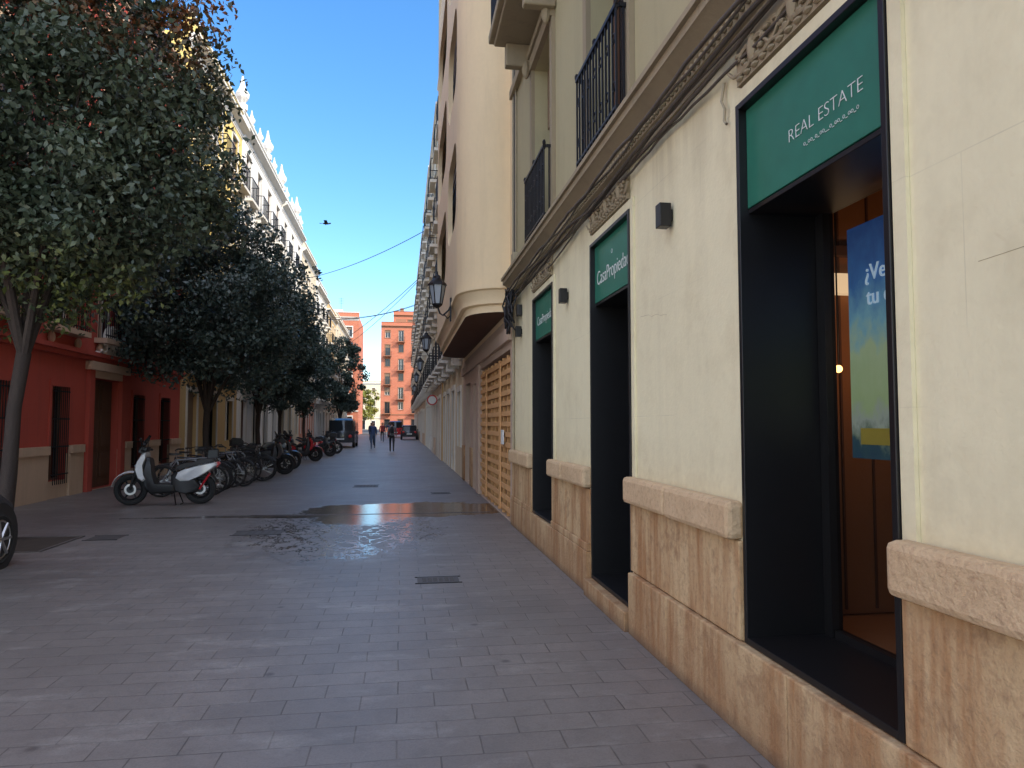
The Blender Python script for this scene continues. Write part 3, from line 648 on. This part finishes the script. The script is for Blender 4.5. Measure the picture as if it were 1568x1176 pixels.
# ------------------------------------------------------------------ trees
def tree(name,loc,H,R,cb,nclump,nleaf,L,leaf,seed,tr=.11,lean=(0,0),squash=1):
    rng=np.random.default_rng(seed); rr=random.Random(seed); root=empty(name,loc)
    g=G(); fork=min(cb*.85,2.6); top=Vector((lean[0],lean[1],fork))
    g.tube([(0,0,-.05),(0.0,0,.08),(lean[0]*.25+.02,lean[1]*.2,fork*.35),(lean[0]*.6-.02,lean[1]*.6,fork*.7),top],[tr*1.5,tr*1.15,tr,tr*.9,tr*.95],'bark',10)
    cz=(cb+H)/2; hz=(H-cb)/2; clumps=[]
    for i in range(nclump):
        v=rng.normal(size=3); v/=np.linalg.norm(v); rad=rng.uniform(.25,1)**.55
        q=np.array([v[0]*R*rad,v[1]*R*rad,cz+v[2]*hz*rad])
        q[0]+=rng.normal()*.1; clumps.append(q)
    for i in range(7):
        a=2*math.pi*i/7+rr.uniform(-.3,.3); out=rr.uniform(.45,.75)*R; e=Vector((lean[0]+out*math.cos(a),lean[1]+out*math.sin(a),cz+rr.uniform(-.2,.6)*hz))
        mid=top.lerp(e,.45)+Vector((0,0,-.1*hz+.25)); mid.x=top.x+(e.x-top.x)*.36; mid.y=top.y+(e.y-top.y)*.36
        g.tube([top-Vector((0,0,.1)),top.lerp(mid,.5),mid,mid.lerp(e,.55),e],[tr*.6,tr*.5,tr*.4,tr*.25,tr*.08],'bark',7)
        for j in range(4):
            s=mid.lerp(e,rr.uniform(.0,.8)); c=min(clumps,key=lambda c_:(Vector(c_)-s).length+rr.uniform(0,1.5)); c=Vector(c)
            g.tube([s,s.lerp(c,.5)+Vector((0,0,.08)),c],[tr*.22,tr*.14,tr*.05],'bark',5)
    g.tube([top,(lean[0]+.1,lean[1],cz),(lean[0],lean[1]+.1,cz+hz*.8)],[tr*.7,tr*.4,tr*.06],'bark',7)
    g.obj('trunk_and_limbs',root,smooth=True)
    per=nleaf//nclump; P=[]
    for c in clumps:
        s=rng.uniform(.18,.42)*(R/2.6)**.5; n=int(per*rng.uniform(.6,1.4)); q=rng.normal(size=(n,3)); ln_=np.linalg.norm(q,axis=1)[:,None]; q=q*np.minimum(1,1.9/ln_)*np.array([s,s,s*.75])+c; P.append(q)
    P=np.concatenate(P); n=len(P)
    d=rng.normal(size=(n,3)); d[:,2]-=.5; d/=np.linalg.norm(d,axis=1)[:,None]
    k=rng.normal(size=(n,3)); k[:,2]+=.3; sd=np.cross(d,k); sd/=np.linalg.norm(sd,axis=1)[:,None]; nr=np.cross(d,sd)
    ln=(L*rng.uniform(.65,1.25,n))[:,None]; wd=ln*.27
    V=np.stack([P-d*ln*.5,P-d*ln*.05+sd*wd+nr*wd*.3,P+d*ln*.5,P-d*ln*.05-sd*wd+nr*wd*.3],1).reshape(-1,3)
    me=bpy.data.meshes.new('leaves'); me.vertices.add(n*4); me.vertices.foreach_set('co',V.ravel()); me.loops.add(n*4); me.loops.foreach_set('vertex_index',np.arange(n*4,dtype=np.int32))
    me.polygons.add(n); me.polygons.foreach_set('loop_start',np.arange(0,n*4,4,dtype=np.int32)); me.polygons.foreach_set('loop_total',np.full(n,4,dtype=np.int32)); me.update(calc_edges=True); me.validate()
    me.materials.append(M[leaf]); o=bpy.data.objects.new('leaves',me); sc.collection.objects.link(o); o.parent=root
    return root
tree('street_tree',(-5.42,10.9,.004),9.0,2.9,3.1,270,98000,.105,'leafA',1,.10,(.15,.1))
tree('street_tree',(-5.3,20.8,.004),7.6,2.4,2.3,150,44000,.13,'leafB',2,.09)
tree('street_tree',(-5.4,28.5,.004),7.9,2.0,2.3,120,28000,.15,'leafB',3,.09)
tree('street_tree',(-5.9,36.5,.004),8.2,1.8,2.3,100,18000,.18,'leafB',4,.09)
tree('street_tree',(-6.0,46,.004),8.2,1.6,2.2,80,11000,.22,'leafB',5,.09)
tree('street_tree',(-5.5,66,.004),9.6,2.0,2.2,70,10000,.26,'leafB',6,.1)
tree('street_tree',(-6.9,128,.0),8,3,1.6,50,5000,.4,'leafY',8,.1)
tree('street_tree',(-14,190,.0),9,5,1.6,50,5000,.5,'leafB',9,.1)
for x,y in ((-5.1,10.5),(-5.3,20.8),(-5.4,28.5),(-5.9,36.5)):
    o=empty('tree_pit'); t=G(); t.box(x-.6,x+.6,y-.6,y+.6,.0,.008,'soil')
    for (a,b,c,d) in ((x-.65,x+.65,y-.65,y-.6),(x-.65,x+.65,y+.6,y+.65),(x-.65,x-.6,y-.6,y+.6),(x+.6,x+.65,y-.6,y+.6)): t.box(a,b,c,d,.0,.014,'cast')
    t.obj('soil_and_edging',o)
for x,y,wx,wy in ((.38,7.5,.42,.26),(-2.07,11.1,.66,.4),(-4.1,10.95,.4,.4),(-.9,19,.6,.6),(.9,16.8,.4,.3)):
    o=empty('manhole_cover'); t=G(); t.box(x-wx/2,x+wx/2,y-wy/2,y+wy/2,.0,.009,'cast')
    for i in range(6):
        for j in range(4):
            xx=x-wx/2+.04+(wx-.08)*(i+.5)/6; yy=y-wy/2+.03+(wy-.06)*(j+.5)/4; t.box(xx-.02,xx+.02,yy-.015,yy+.015,.0092,.012,'cast')
    for (a,b,c,d) in ((x-wx/2-.025,x+wx/2+.025,y-wy/2-.025,y-wy/2-.004),(x-wx/2-.025,x+wx/2+.025,y+wy/2+.004,y+wy/2+.025)): t.box(a,b,c,d,0,.010,'iron')
    t.obj('plate',o)
o=empty('drain_channel'); t=G(); t.box(-4.7,1.6,13.07,13.13,0,.007,'cast')
for i in range(100): t.box(-4.68+i*.0628,-4.65+i*.0628,13.08,13.12,.0072,.0078,'black')
t.obj('grate',o)
# ------------------------------------------------------------------ scooters
def wheel(t,x,R,tw,spokes=True,k='chrome',z=None):
    z=R if z is None else z
    t.wheel_ring((x,0,z),R-tw*.9,tw*.95,'rubber',30,tw); t.wheel_ring((x,0,z),R-tw*2.0,.018,k,30,tw*.6); t.disc((x,0,z),.07,tw*.9,'blackp',14)
    t.disc((x,tw*.8,z),.11,.004,'chrome',18)
    if spokes:
        for i in range(6):
            a=math.pi*2*i/6; t.tube([(x,0,z),(x+(R-tw*2)*math.cos(a),0,z+(R-tw*2)*math.sin(a))],.017,k,5)
def scooter(loc,rz,paint='wpaint',screen=True,box_=True):
    root=empty('motor_scooter',loc,rz); t=G(); c=G()
    wheel(t,.66,.31,.055,k='blackp'); wheel(t,-.62,.30,.065,k='blackp')
    for y in (-.085,.085): t.tube([(.66,y,.31),(.58,y,.62),(.50,y*.5,.82)],[.022,.026,.03],'blackp',8)
    def arc(cx,cz,R,a0,a1,w,k,th=.012):
        rings=[]
        for i in range(11):
            a=math.radians(a0+(a1-a0)*i/10); r2=R+th
            rings.append([(cx+R*math.cos(a),-w,cz+R*math.sin(a)),(cx+(r2+.02)*math.cos(a),0,cz+(r2+.02)*math.sin(a)),(cx+R*math.cos(a),w,cz+R*math.sin(a)),(cx+(R-.01)*math.cos(a),0,cz+(R-.01)*math.sin(a))])
        c.loft(rings,k)
    arc(.66,.31,.335,10,150,.075,paint); arc(-.62,.30,.335,35,160,.08,'blackp')
    c.pillow([(.50,.52),(.56,.70),(.53,.86),(.44,1.02),(.36,1.05),(.36,.95),(.42,.80),(.40,.60),(.36,.50),(.42,.46)],.2,paint)
    c.pillow([(.55,.66),(.59,.78),(.53,.86),(.49,.72)],.09,'lampglass')
    c.pillow([(.37,.95),(.30,.92),(.26,.60),(.20,.40),(-.18,.38),(-.20,.24),(.28,.22),(.40,.36),(.42,.7)],.17,'blackp')
    c.pillow([(-.16,.52),(-.20,.64),(-.32,.70),(-.62,.78),(-.92,.84),(-.95,.78),(-.80,.66),(-.62,.55),(-.42,.46),(-.25,.46)],.16,paint)
    c.pillow([(-.10,.28),(-.08,.58),(-.22,.68),(-.30,.52),(-.55,.50),(-.66,.36),(-.58,.24),(-.35,.2)],.14,'blackp')
    c.pillow([(-.12,.66),(-.16,.76),(-.32,.82),(-.55,.84),(-.62,.90),(-.88,.92),(-.93,.86),(-.62,.79),(-.3,.71)],.155,'seat')
    c.pillow([(-.93,.72),(-.99,.80),(-.96,.84),(-.9,.82)],.09,'sign_r')
    t.tube([(-.92,-.1,.9),(-1.0,-.1,.96),(-1.0,.1,.96),(-.92,.1,.9)],.013,'blackp',6)
    t.tube([(-.25,-.13,.22),(-.5,-.17,.24),(-.95,-.19,.36)],[.03,.055,.05],'chrome',10)
    t.tube([(-.62,.11,.30),(-.82,.12,.62)],.022,'rpaint',6)
    t.tube([(.40,-.34,1.08),(.42,-.15,1.06),(.43,0,1.02),(.42,.15,1.06),(.40,.34,1.08)],.016,'blackp',8)
    for y in (-1,1):
        t.tube([(.40,y*.33,1.08),(.37,y*.36,1.08)],.024,'blackp',8); t.tube([(.42,y*.2,1.07),(.43,y*.27,1.26)],.008,'blackp',5); c.ell((.43,y*.3,1.29),(.02,.07,.045),'blackp',10,6)
    c.pillow([(.38,.98),(.52,1.04),(.49,1.15),(.34,1.14)],.14,'blackp')
    if screen: c.loft([[(.50,-.17,1.08),(.515,0,1.08),(.50,.17,1.08),(.49,0,1.075)],[(.42,-.2,1.22),(.44,0,1.22),(.42,.2,1.22),(.43,0,1.215)],[(.34,-.12,1.36),(.35,0,1.38),(.34,.12,1.36),(.34,0,1.37)]],'glass')
    if box_: c.pillow([(-.62,.92),(-.60,1.05),(-.66,1.16),(-.9,1.18),(-1.0,1.1),(-1.0,.93)],.19,'blackp')
    t.tube([(-.15,.12,.28),(-.22,.24,.01)],.013,'iron',6); t.tube([(-.2,-.1,.24),(-.28,-.13,.01),(-.28,.1,.01)],.012,'iron',6)
    t.obj('running_gear',root,True); c.obj('bodywork',root,True); return root
def motorcycle(loc,rz,paint='dpaint'):
    root=empty('motorcycle',loc,rz); t=G(); c=G()
    wheel(t,.72,.32,.055,k='blackp'); wheel(t,-.70,.32,.07,k='blackp')
    for y in (-.09,.09): t.tube([(.72,y,.32),(.50,y,.95)],.025,'chrome',8)
    c.pillow([(.58,.66),(.74,.66),(.88,.55),(.78,.70),(.62,.73)],.06,paint)
    c.pillow([(.40,.72),(.46,.92),(.28,1.02),(.02,.98),(-.10,.84),(.05,.76)],.14,paint)
    c.pillow([(-.05,.82),(-.12,.90),(-.45,.88),(-.85,.98),(-.92,.94),(-.5,.78),(-.15,.74)],.13,'seat')
    c.pillow([(-.5,.76),(-.9,.90),(-.98,.84),(-.75,.72),(-.4,.62)],.1,paint)
    c.pillow([(.34,.30),(.40,.60),(.20,.74),(-.15,.72),(-.25,.45),(-.15,.25),(.15,.2)],.15,'blackp')
    c.ell((.62,0,.90),(.09,.09,.10),'lampglass'); c.pillow([(.56,.92),(.70,1.02),(.54,1.2),(.48,1.05)],.14,'blackp')
    t.tube([(.38,-.36,1.06),(.46,-.12,1.04),(.46,.12,1.04),(.38,.36,1.06)],.015,'blackp',8)
    for y in (-1,1): t.tube([(.44,y*.25,1.06),(.44,y*.3,1.2)],.008,'blackp',5); c.ell((.44,y*.33,1.22),(.02,.07,.04),'blackp',8,6)
    t.tube([(.2,-.14,.25),(-.3,-.17,.25),(-.85,-.2,.42)],[.025,.04,.055],'chrome',10)
    for y in (-.07,.07): t.tube([(-.70,y,.32),(-.2,y,.4)],.025,'blackp',6)
    t.tube([(-.05,.12,.28),(-.1,.28,.01)],.013,'iron',6)
    t.obj('running_gear',root,True); c.obj('bodywork',root,True); return root
def bicycle(loc,rz,paint='dpaint',tilt=0):
    root=empty('bicycle',loc,rz); root.rotation_euler=(tilt,0,rz); t=G()
    for x in (.52,-.50):
        t.wheel_ring((x,0,.34),.322,.02,'rubber',30); t.wheel_ring((x,0,.34),.300,.007,'blackp',30); t.disc((x,0,.34),.025,.04,'chrome',10)
        for i in range(14):
            a=2*math.pi*i/14; t.tube([(x,.02*(-1)**i,.34),(x+.3*math.cos(a),0,.34+.3*math.sin(a))],.0022,'chrome',3)
        t.tube([(x+.35*math.cos(math.radians(q)),0,.34+.36*math.sin(math.radians(q))) for q in range(40,150,15)],.014,'blackp',6)
    A=(-.05,0,.30);S=(-.2,0,.80);H=(.35,0,.85);H2=(.38,0,.72);R_=(-.50,0,.34)
    for a,b,r in ((A,S,.016),(A,H2,.02),(S,H,.016),(H2,H,.02),(A,R_,.011),(S,R_,.010)): t.tube([a,b],r,paint,8)
    for y in (-.05,.05): t.tube([(.52,y,.34),(.42,y,.62),(.38,0,.72)],.013,paint,6)
    t.tube([S,(-.23,0,.93)],.014,'chrome',6); t.pillow([(-.36,.96),(-.12,.95),(-.08,.93),(-.2,.91),(-.36,.91)],.07,'seat')
    t.tube([H,(.34,0,1.0)],.014,'chrome',6); t.tube([(.18,-.29,1.03),(.3,-.25,1.03),(.36,-.1,1.0),(.36,.1,1.0),(.3,.25,1.03),(.18,.29,1.03)],.012,'blackp',6)
    t.wheel_ring((-.05,-.05,.30),.09,.006,'chrome',18); t.tube([(-.05,-.06,.30),(.03,-.09,.16)],.01,'chrome',5); t.tube([(-.05,.06,.30),(-.13,.09,.44)],.01,'chrome',5)
    t.box(-.01,.07,-.14,-.07,.15,.17,'blackp'); t.box(-.17,-.09,.07,.14,.43,.45,'blackp')
    t.pillow([(.42,.82),(.66,.84),(.66,1.02),(.44,1.02)],.12,'blackp') if paint=='gpaint' else None
    t.obj('frame_and_wheels',root,True); return root
ZP=.004
scooter((-4.62,15.3,ZP),math.pi+.08,'wpaint',True,False)
rb=random.Random(5)
for i in range(11):
    bicycle((-4.75+.03*i+rb.uniform(-.15,.15),16.9+.52*i,ZP),math.pi*(i%2)+rb.uniform(-.3,.3),rb.choice(['dpaint','dpaint','iron','iron','gpaint']),rb.uniform(-.08,.08))
for i in range(6):
    o=empty('bike_rack'); t=G(); y=17.1+.95*i
    t.tube([(-5.1,y,.0),(-5.1,y,.7),(-5.0,y,.8),(-4.6,y,.8),(-4.5,y,.7),(-4.5,y,.0)],.025,'gpaint',8); t.obj('hoop',o,True)
scooter((-4.3,23.6,ZP),.35,'dpaint',True,True); motorcycle((-4.5,24.8,ZP),.2); scooter((-4.4,26.2,ZP),.5,'dpaint',True,False)
scooter((-4.3,31.8,ZP),.3,'rpaint',True,True); scooter((-4.5,33.3,ZP),math.pi,'rpaint',False,False)
motorcycle((-4.2,36.5,ZP),.3); scooter((-4.3,38,ZP),math.pi+.2,'dpaint'); motorcycle((-4.2,40,ZP),.1)
# ------------------------------------------------------------------ cars
def car(name,loc,rz,paint,prof,glassp,W,wx,R=.32):
    root=empty(name,loc,rz); c=G(); t=G()
    c.pillow(prof,W,paint,kk=.95); c.pillow(glassp,W*.86,'glass',kk=.86)
    top=max(p_[1] for p_ in glassp); xs=[p_[0] for p_ in glassp if p_[1]>top-.08]
    c.pillow([(min(xs)-.03,top-.02),(min(xs)+.1,top+.04),(max(xs)-.1,top+.04),(max(xs)+.03,top-.02)],W*.8,paint)
    for x in wx:
        for y in (-W+.1,W-.1):
            sg=1 if y>0 else -1
            c.disc((x,y+sg*.055,R+.02),R+.05,.05,'blackp',24)
            t.wheel_ring((x,y+sg*.03,R),R-.075,.075,'rubber',28,.09); t.disc((x,y+sg*.06,R),R-.13,.05,'blackp',20)
            for i in range(7):
                a=2*math.pi*i/7; t.tube([(x,y+sg*.115,R),(x+(R-.12)*math.cos(a),y+sg*.11,R+(R-.12)*math.sin(a))],.02,'chrome',5)
            t.wheel_ring((x,y+sg*.105,R),R-.125,.012,'chrome',28)
    xf_=max(p_[0] for p_ in prof); xr=min(p_[0] for p_ in prof)
    for y in (-W*.68,W*.68):
        c.ell((xf_-.1,y,.68),(.09,.18,.08),'lampglass'); c.ell((xr+.06,y,.78),(.06,.14,.12),'sign_r')
        t.ell((.55 if len(prof)<12 else 1.2,y*1.55,1.0),(.06,.09,.07),'blackp')
    t.box(xf_-.02,xf_+.012,-.26,.26,.42,.52,'letter'); t.box(xr-.012,xr+.02,-.26,.26,.55,.65,'letter'); c.pillow([(xf_-.08,.36),(xf_+.01,.40),(xf_+.01,.6),(xf_-.08,.6)],W*.55,'blackp')
    for x0 in (-.05,.9):
        t.box(x0-.006,x0+.006,-W*.995,W*.995,.4,.9,'blackp')
    c.obj('body',root,True); t.obj('wheels_and_trim',root,True); return root
cp=[(-2.0,.32),(-2.06,.7),(-1.98,.95),(-1.6,.98),(.85,.93),(1.7,.80),(2.02,.68),(2.08,.42),(2.0,.28),(0,.22)]
cg=[(-1.9,.9),(-1.6,1.38),(-1.2,1.45),(.1,1.45),(.4,1.38),(1.05,.9)]
cps=[(-1.75,.32),(-1.8,.7),(-1.75,.95),(-1.5,.98),(.85,.95),(1.5,.84),(1.78,.70),(1.83,.45),(1.78,.28),(0,.22)]
cgs=[(-1.72,.9),(-1.55,1.38),(-1.2,1.48),(.1,1.48),(.4,1.40),(1.0,.9)]
vp=[(-2.3,.36),(-2.36,.9),(-2.3,1.15),(1.5,1.15),(1.75,1.1),(2.25,.95),(2.4,.75),(2.42,.4),(2.3,.3),(0,.25)]
vg=[(-2.25,1.05),(-2.15,1.85),(-1.9,1.95),(.7,1.95),(1.0,1.88),(1.7,1.08)]
car('parked_car',(-5.17,7.26,ZP),math.pi/2,'dpaint',cps,cgs,.82,(-1.2,1.45),.33)
car('parked_van',(-4.1,52,ZP),math.pi/2,'dpaint',vp,vg,.92,(-1.5,1.5),.34)
car('parked_car',(-.75,90,ZP),math.pi/2,'rpaint',vp,vg,.9,(-1.5,1.5),.34)
car('parked_car',(.75,76,ZP),math.pi/2,'dpaint',cp,cg,.86,(-1.3,1.3))
# ------------------------------------------------------------------ people
def person(loc,rz,top,bot,ph=1,h=1.72,bag=False):
    root=empty('pedestrian',loc,rz); s=h/1.75
    V=[(0,0,.95),(0,0,1.12),(0,0,1.32),(0,0,1.45),(0,0,1.53),(0,.01,1.60)]; Rr=[(.15,.11),(.14,.10),(.17,.11),(.12,.08),(.05,.05),(.052,.055)]
    E=[(0,1),(1,2),(2,3),(3,4),(4,5)]
    def add(p,r,par): V.append(p);Rr.append(r);E.append((par,len(V)-1));return len(V)-1
    for sg in (-1,1):
        a=ph*sg
        hp=add((.09*sg,0,.90),(.09,.09),0); kn=add((.10*sg,.16*a+.04,.50),(.06,.06),hp); an=add((.10*sg,.26*a-(.12 if a<0 else 0),.09+(.06 if a<0 else 0)),(.038,.04),kn); add((.10*sg,.26*a+.14-(.12 if a<0 else 0),.035+(.02 if a<0 else 0)),(.04,.032),an)
        sh=add((.19*sg,0,1.42),(.055,.055),3); el=add((.24*sg,-.12*a,1.14),(.042,.042),sh); wr=add((.24*sg,-.22*a+.08,.92),(.028,.028),el); add((.235*sg,-.24*a+.12,.84),(.03,.018),wr)
    me=bpy.data.meshes.new('body'); me.from_pydata([(v[0]*s,v[1]*s,v[2]*s) for v in V],E,[]); o=bpy.data.objects.new('body',me); sc.collection.objects.link(o)
    sk=o.modifiers.new('s','SKIN'); 
    for i,r in enumerate(Rr): me.skin_vertices[0].data[i].radius=(r[0]*s,r[1]*s); me.skin_vertices[0].data[i].use_root=(i==0)
    sb=o.modifiers.new('u','SUBSURF'); sb.levels=2; sb.render_levels=2
    dg=bpy.context.evaluated_depsgraph_get(); me2=bpy.data.meshes.new_from_object(o.evaluated_get(dg)); o.modifiers.clear(); o.data=me2
    me2.materials.clear()
    for k in (top,bot,'skin','seat'): me2.materials.append(M[k])
    for f in me2.polygons:
        c=f.center/s; f.use_smooth=True
        f.material_index=3 if c.z<.09 else (2 if (c.z>1.5 or (abs(c.x)>.19 and c.z<.93)) else (1 if c.z<.96 and abs(c.x)<.2 else 0))
    o.parent=root
    t=G(); t.ell((0,.02*s,1.645*s),(.075*s,.095*s,.115*s),'skin',14,10); t.ell((0,-.005*s,1.675*s),(.083*s,.098*s,.10*s),'hair',14,8); t.ell((0,.115*s,1.63*s),(.014,.02,.025),'skin',6,5)
    for sg in (-1,1): t.ell((sg*.078*s,.01,1.64*s),(.012,.022,.032),'skin',6,5); t.ell((sg*.03*s,.105*s,1.655*s),(.01,.008,.007),'hair',6,4); 
    for sg in (-1,1):
        for i in range(5):
            yy=(-.24*ph*sg+.10+.012*i)*s; t.tube([(.235*sg*s,yy,.84*s),(.232*sg*s,yy+.006,.79*s),(.225*sg*s,yy+.012,(.765+.006*abs(i-2))*s)],[.009,.008,.006],'skin',5)
    if bag: t.pillow([(-.1,1.1),(-.13,1.3),(-.05,1.46),(.06,1.46),(.10,1.3),(.1,1.08)],.1,'blackj',y0=-.17)
    t.obj('head_and_hands',root,True); return root
person((-1.85,47.7,ZP),math.pi,'bluej','jean',1); person((-.56,42,ZP),0,'greyj','blackj',-1,bag=True)
person((-2.5,62,ZP),0,'blackj','jean',1); person((-1.75,66,ZP),math.pi,'redj','blackj',-1); person((-3.0,72,ZP),math.pi,'greyj','jean',1); person((-2.2,56,ZP),math.pi,'blackj','blackj',-1,1.66)
person((-1.4,80,ZP),0,'bluej','blackj',1); person((-2.0,84,ZP),math.pi,'greyj','jean',-1)
# ------------------------------------------------------------------ lanterns
def lantern(x,y,z,xw):
    root=empty('wall_lantern',(x,y,z)); t=G(); c=G(); d=xw-x
    def hx(r,h): return [(r*math.cos(math.pi/3*i),r*math.sin(math.pi/3*i),h) for i in range(6)]
    c.loft([hx(.09,-.22),hx(.155,.14)],'lampglass'); 
    for i in range(6):
        a=math.pi/3*i; t.tube([(.092*math.cos(a),.092*math.sin(a),-.22),(.158*math.cos(a),.158*math.sin(a),.14)],.011,'iron',5)
    t.loft([hx(.185,.14),hx(.18,.17),hx(.09,.27),hx(.07,.28),hx(.06,.33),hx(.015,.36),hx(.01,.42)],'iron'); t.loft([hx(.03,-.30),hx(.1,-.24),hx(.1,-.215)],'iron')
    t.tube([(0,0,-.26),(.05,0,-.40),(d*.4,0,-.44),(d*.8,0,-.34),(d,0,-.22)],.018,'iron',7); t.tube([(d*.5,0,-.43),(d*.75,0,-.5),(d*.98,0,-.42)],.014,'iron',6)
    t.box(d-.03,d-.002,-.06,.06,-.55,-.1,'iron'); t.obj('frame',root,True); c.obj('glass',root)
lantern(.66,13.9,4.15,.935); lantern(.78,24,4.3,1.77); lantern(.8,33,4.3,1.72); lantern(.85,44,4.4,1.75); lantern(.95,57,4.4,1.7)
o=empty('round_wall_sign'); t=G(); t.disc((1.42,34.5,2.75),.25,.012,'sign_r',24); t.disc((1.42,34.484,2.75),.19,.004,'letter',24); t.tube([(1.42,34.52,2.75),(1.72,34.52,2.75)],.015,'iron',6); t.obj('disc',o)
def wire(a,b,sag,r=.012):
    pts=[]
    for i in range(21):
        f=i/20; pts.append(tuple(a[k_]+(b[k_]-a[k_])*f-(sag*4*f*(1-f) if k_==2 else 0) for k_ in range(3)))
    curve('overhead_wire',pts,r,'blackp')
wire((XL,57,12.9),(1.2,43,13.2),.35,.022); wire((XL,60,10.2),(1.3,60,11.6),.5,.022); wire((XL,70,8.5),(1.2,48,11.5),.4,.02); wire((XL,74,12.4),(1.2,66,12.6),.5,.022); wire((XL,88,10.5),(1.2,60,13.5),.4,.022)
o=empty('flying_bird'); t=G(); bx,by,bz=-4.2,40,12.6
t.ell((bx,by,bz),(.2,.06,.055),'blackj',8,6); t.ell((bx+.2,by,bz+.02),(.06,.045,.04),'blackj',8,6); t.face([(bx-.18,by-.03,bz),(bx-.36,by-.07,bz),(bx-.36,by+.07,bz),(bx-.18,by+.03,bz)],'blackj')
for sg in (-1,1): t.face([(bx+.1,by+.04*sg,bz+.02),(bx+.05,by+.28*sg,bz+.12),(bx-.1,by+.52*sg,bz+.04),(bx-.1,by+.25*sg,bz+.07),(bx-.1,by+.04*sg,bz+.02)],'blackj')
t.obj('body_and_wings',o,True)
# ------------------------------------------------------------------ light
wd=bpy.data.worlds.new('World'); sc.world=wd; wd.use_nodes=True; nt=wd.node_tree; bg=nt.nodes['Background']
sky=nt.nodes.new('ShaderNodeTexSky'); sky.sky_type='NISHITA'; sky.sun_disc=False
S=Vector((.70,-.56,.66)).normalized(); el=math.asin(S.z)
sky.sun_elevation=el; sky.sun_rotation=math.atan2(S.x,S.y); sky.ozone_density=3; sky.dust_density=.6; sky.air_density=1.0
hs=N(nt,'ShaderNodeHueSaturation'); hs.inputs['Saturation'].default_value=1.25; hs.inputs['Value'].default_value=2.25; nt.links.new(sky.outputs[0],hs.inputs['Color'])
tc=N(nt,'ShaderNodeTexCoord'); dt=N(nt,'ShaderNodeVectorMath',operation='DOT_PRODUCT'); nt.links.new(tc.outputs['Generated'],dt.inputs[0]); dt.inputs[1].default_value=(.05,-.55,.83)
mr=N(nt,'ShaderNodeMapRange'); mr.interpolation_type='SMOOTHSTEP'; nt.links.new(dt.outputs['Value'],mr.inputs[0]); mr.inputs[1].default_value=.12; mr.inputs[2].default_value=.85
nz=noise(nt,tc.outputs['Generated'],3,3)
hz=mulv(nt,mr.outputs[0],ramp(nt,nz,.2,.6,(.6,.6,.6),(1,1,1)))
hc=mixc(nt,hz,(0,0,0),(8.2,7.1,5.7)); ad=mixc(nt,1,hs.outputs[0],hc,'ADD')  # warm glow added overhead and behind the camera to brighten the shaded street
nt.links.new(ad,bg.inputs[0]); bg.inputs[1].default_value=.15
sl=bpy.data.lights.new('sun','SUN'); sl.energy=5; sl.angle=math.radians(.5); sl.color=(1,.92,.79); so=bpy.data.objects.new('sun',sl); sc.collection.objects.link(so)
so.rotation_euler=S.to_track_quat('Z','Y').to_euler(); so.location=(30,-20,40)
# ------------------------------------------------------------------ camera
cd=bpy.data.cameras.new('camera'); cd.sensor_width=36; cd.lens=1100/1568*36; cd.clip_end=3000; cd.clip_start=.05
co=bpy.data.objects.new('camera',cd); sc.collection.objects.link(co); co.location=(0,0,1.6)
co.rotation_euler=(math.radians(90+3.2),0,math.radians(-8.7)); sc.camera=co
sc.view_settings.view_transform='Standard'; sc.view_settings.look='None'; sc.view_settings.exposure=0
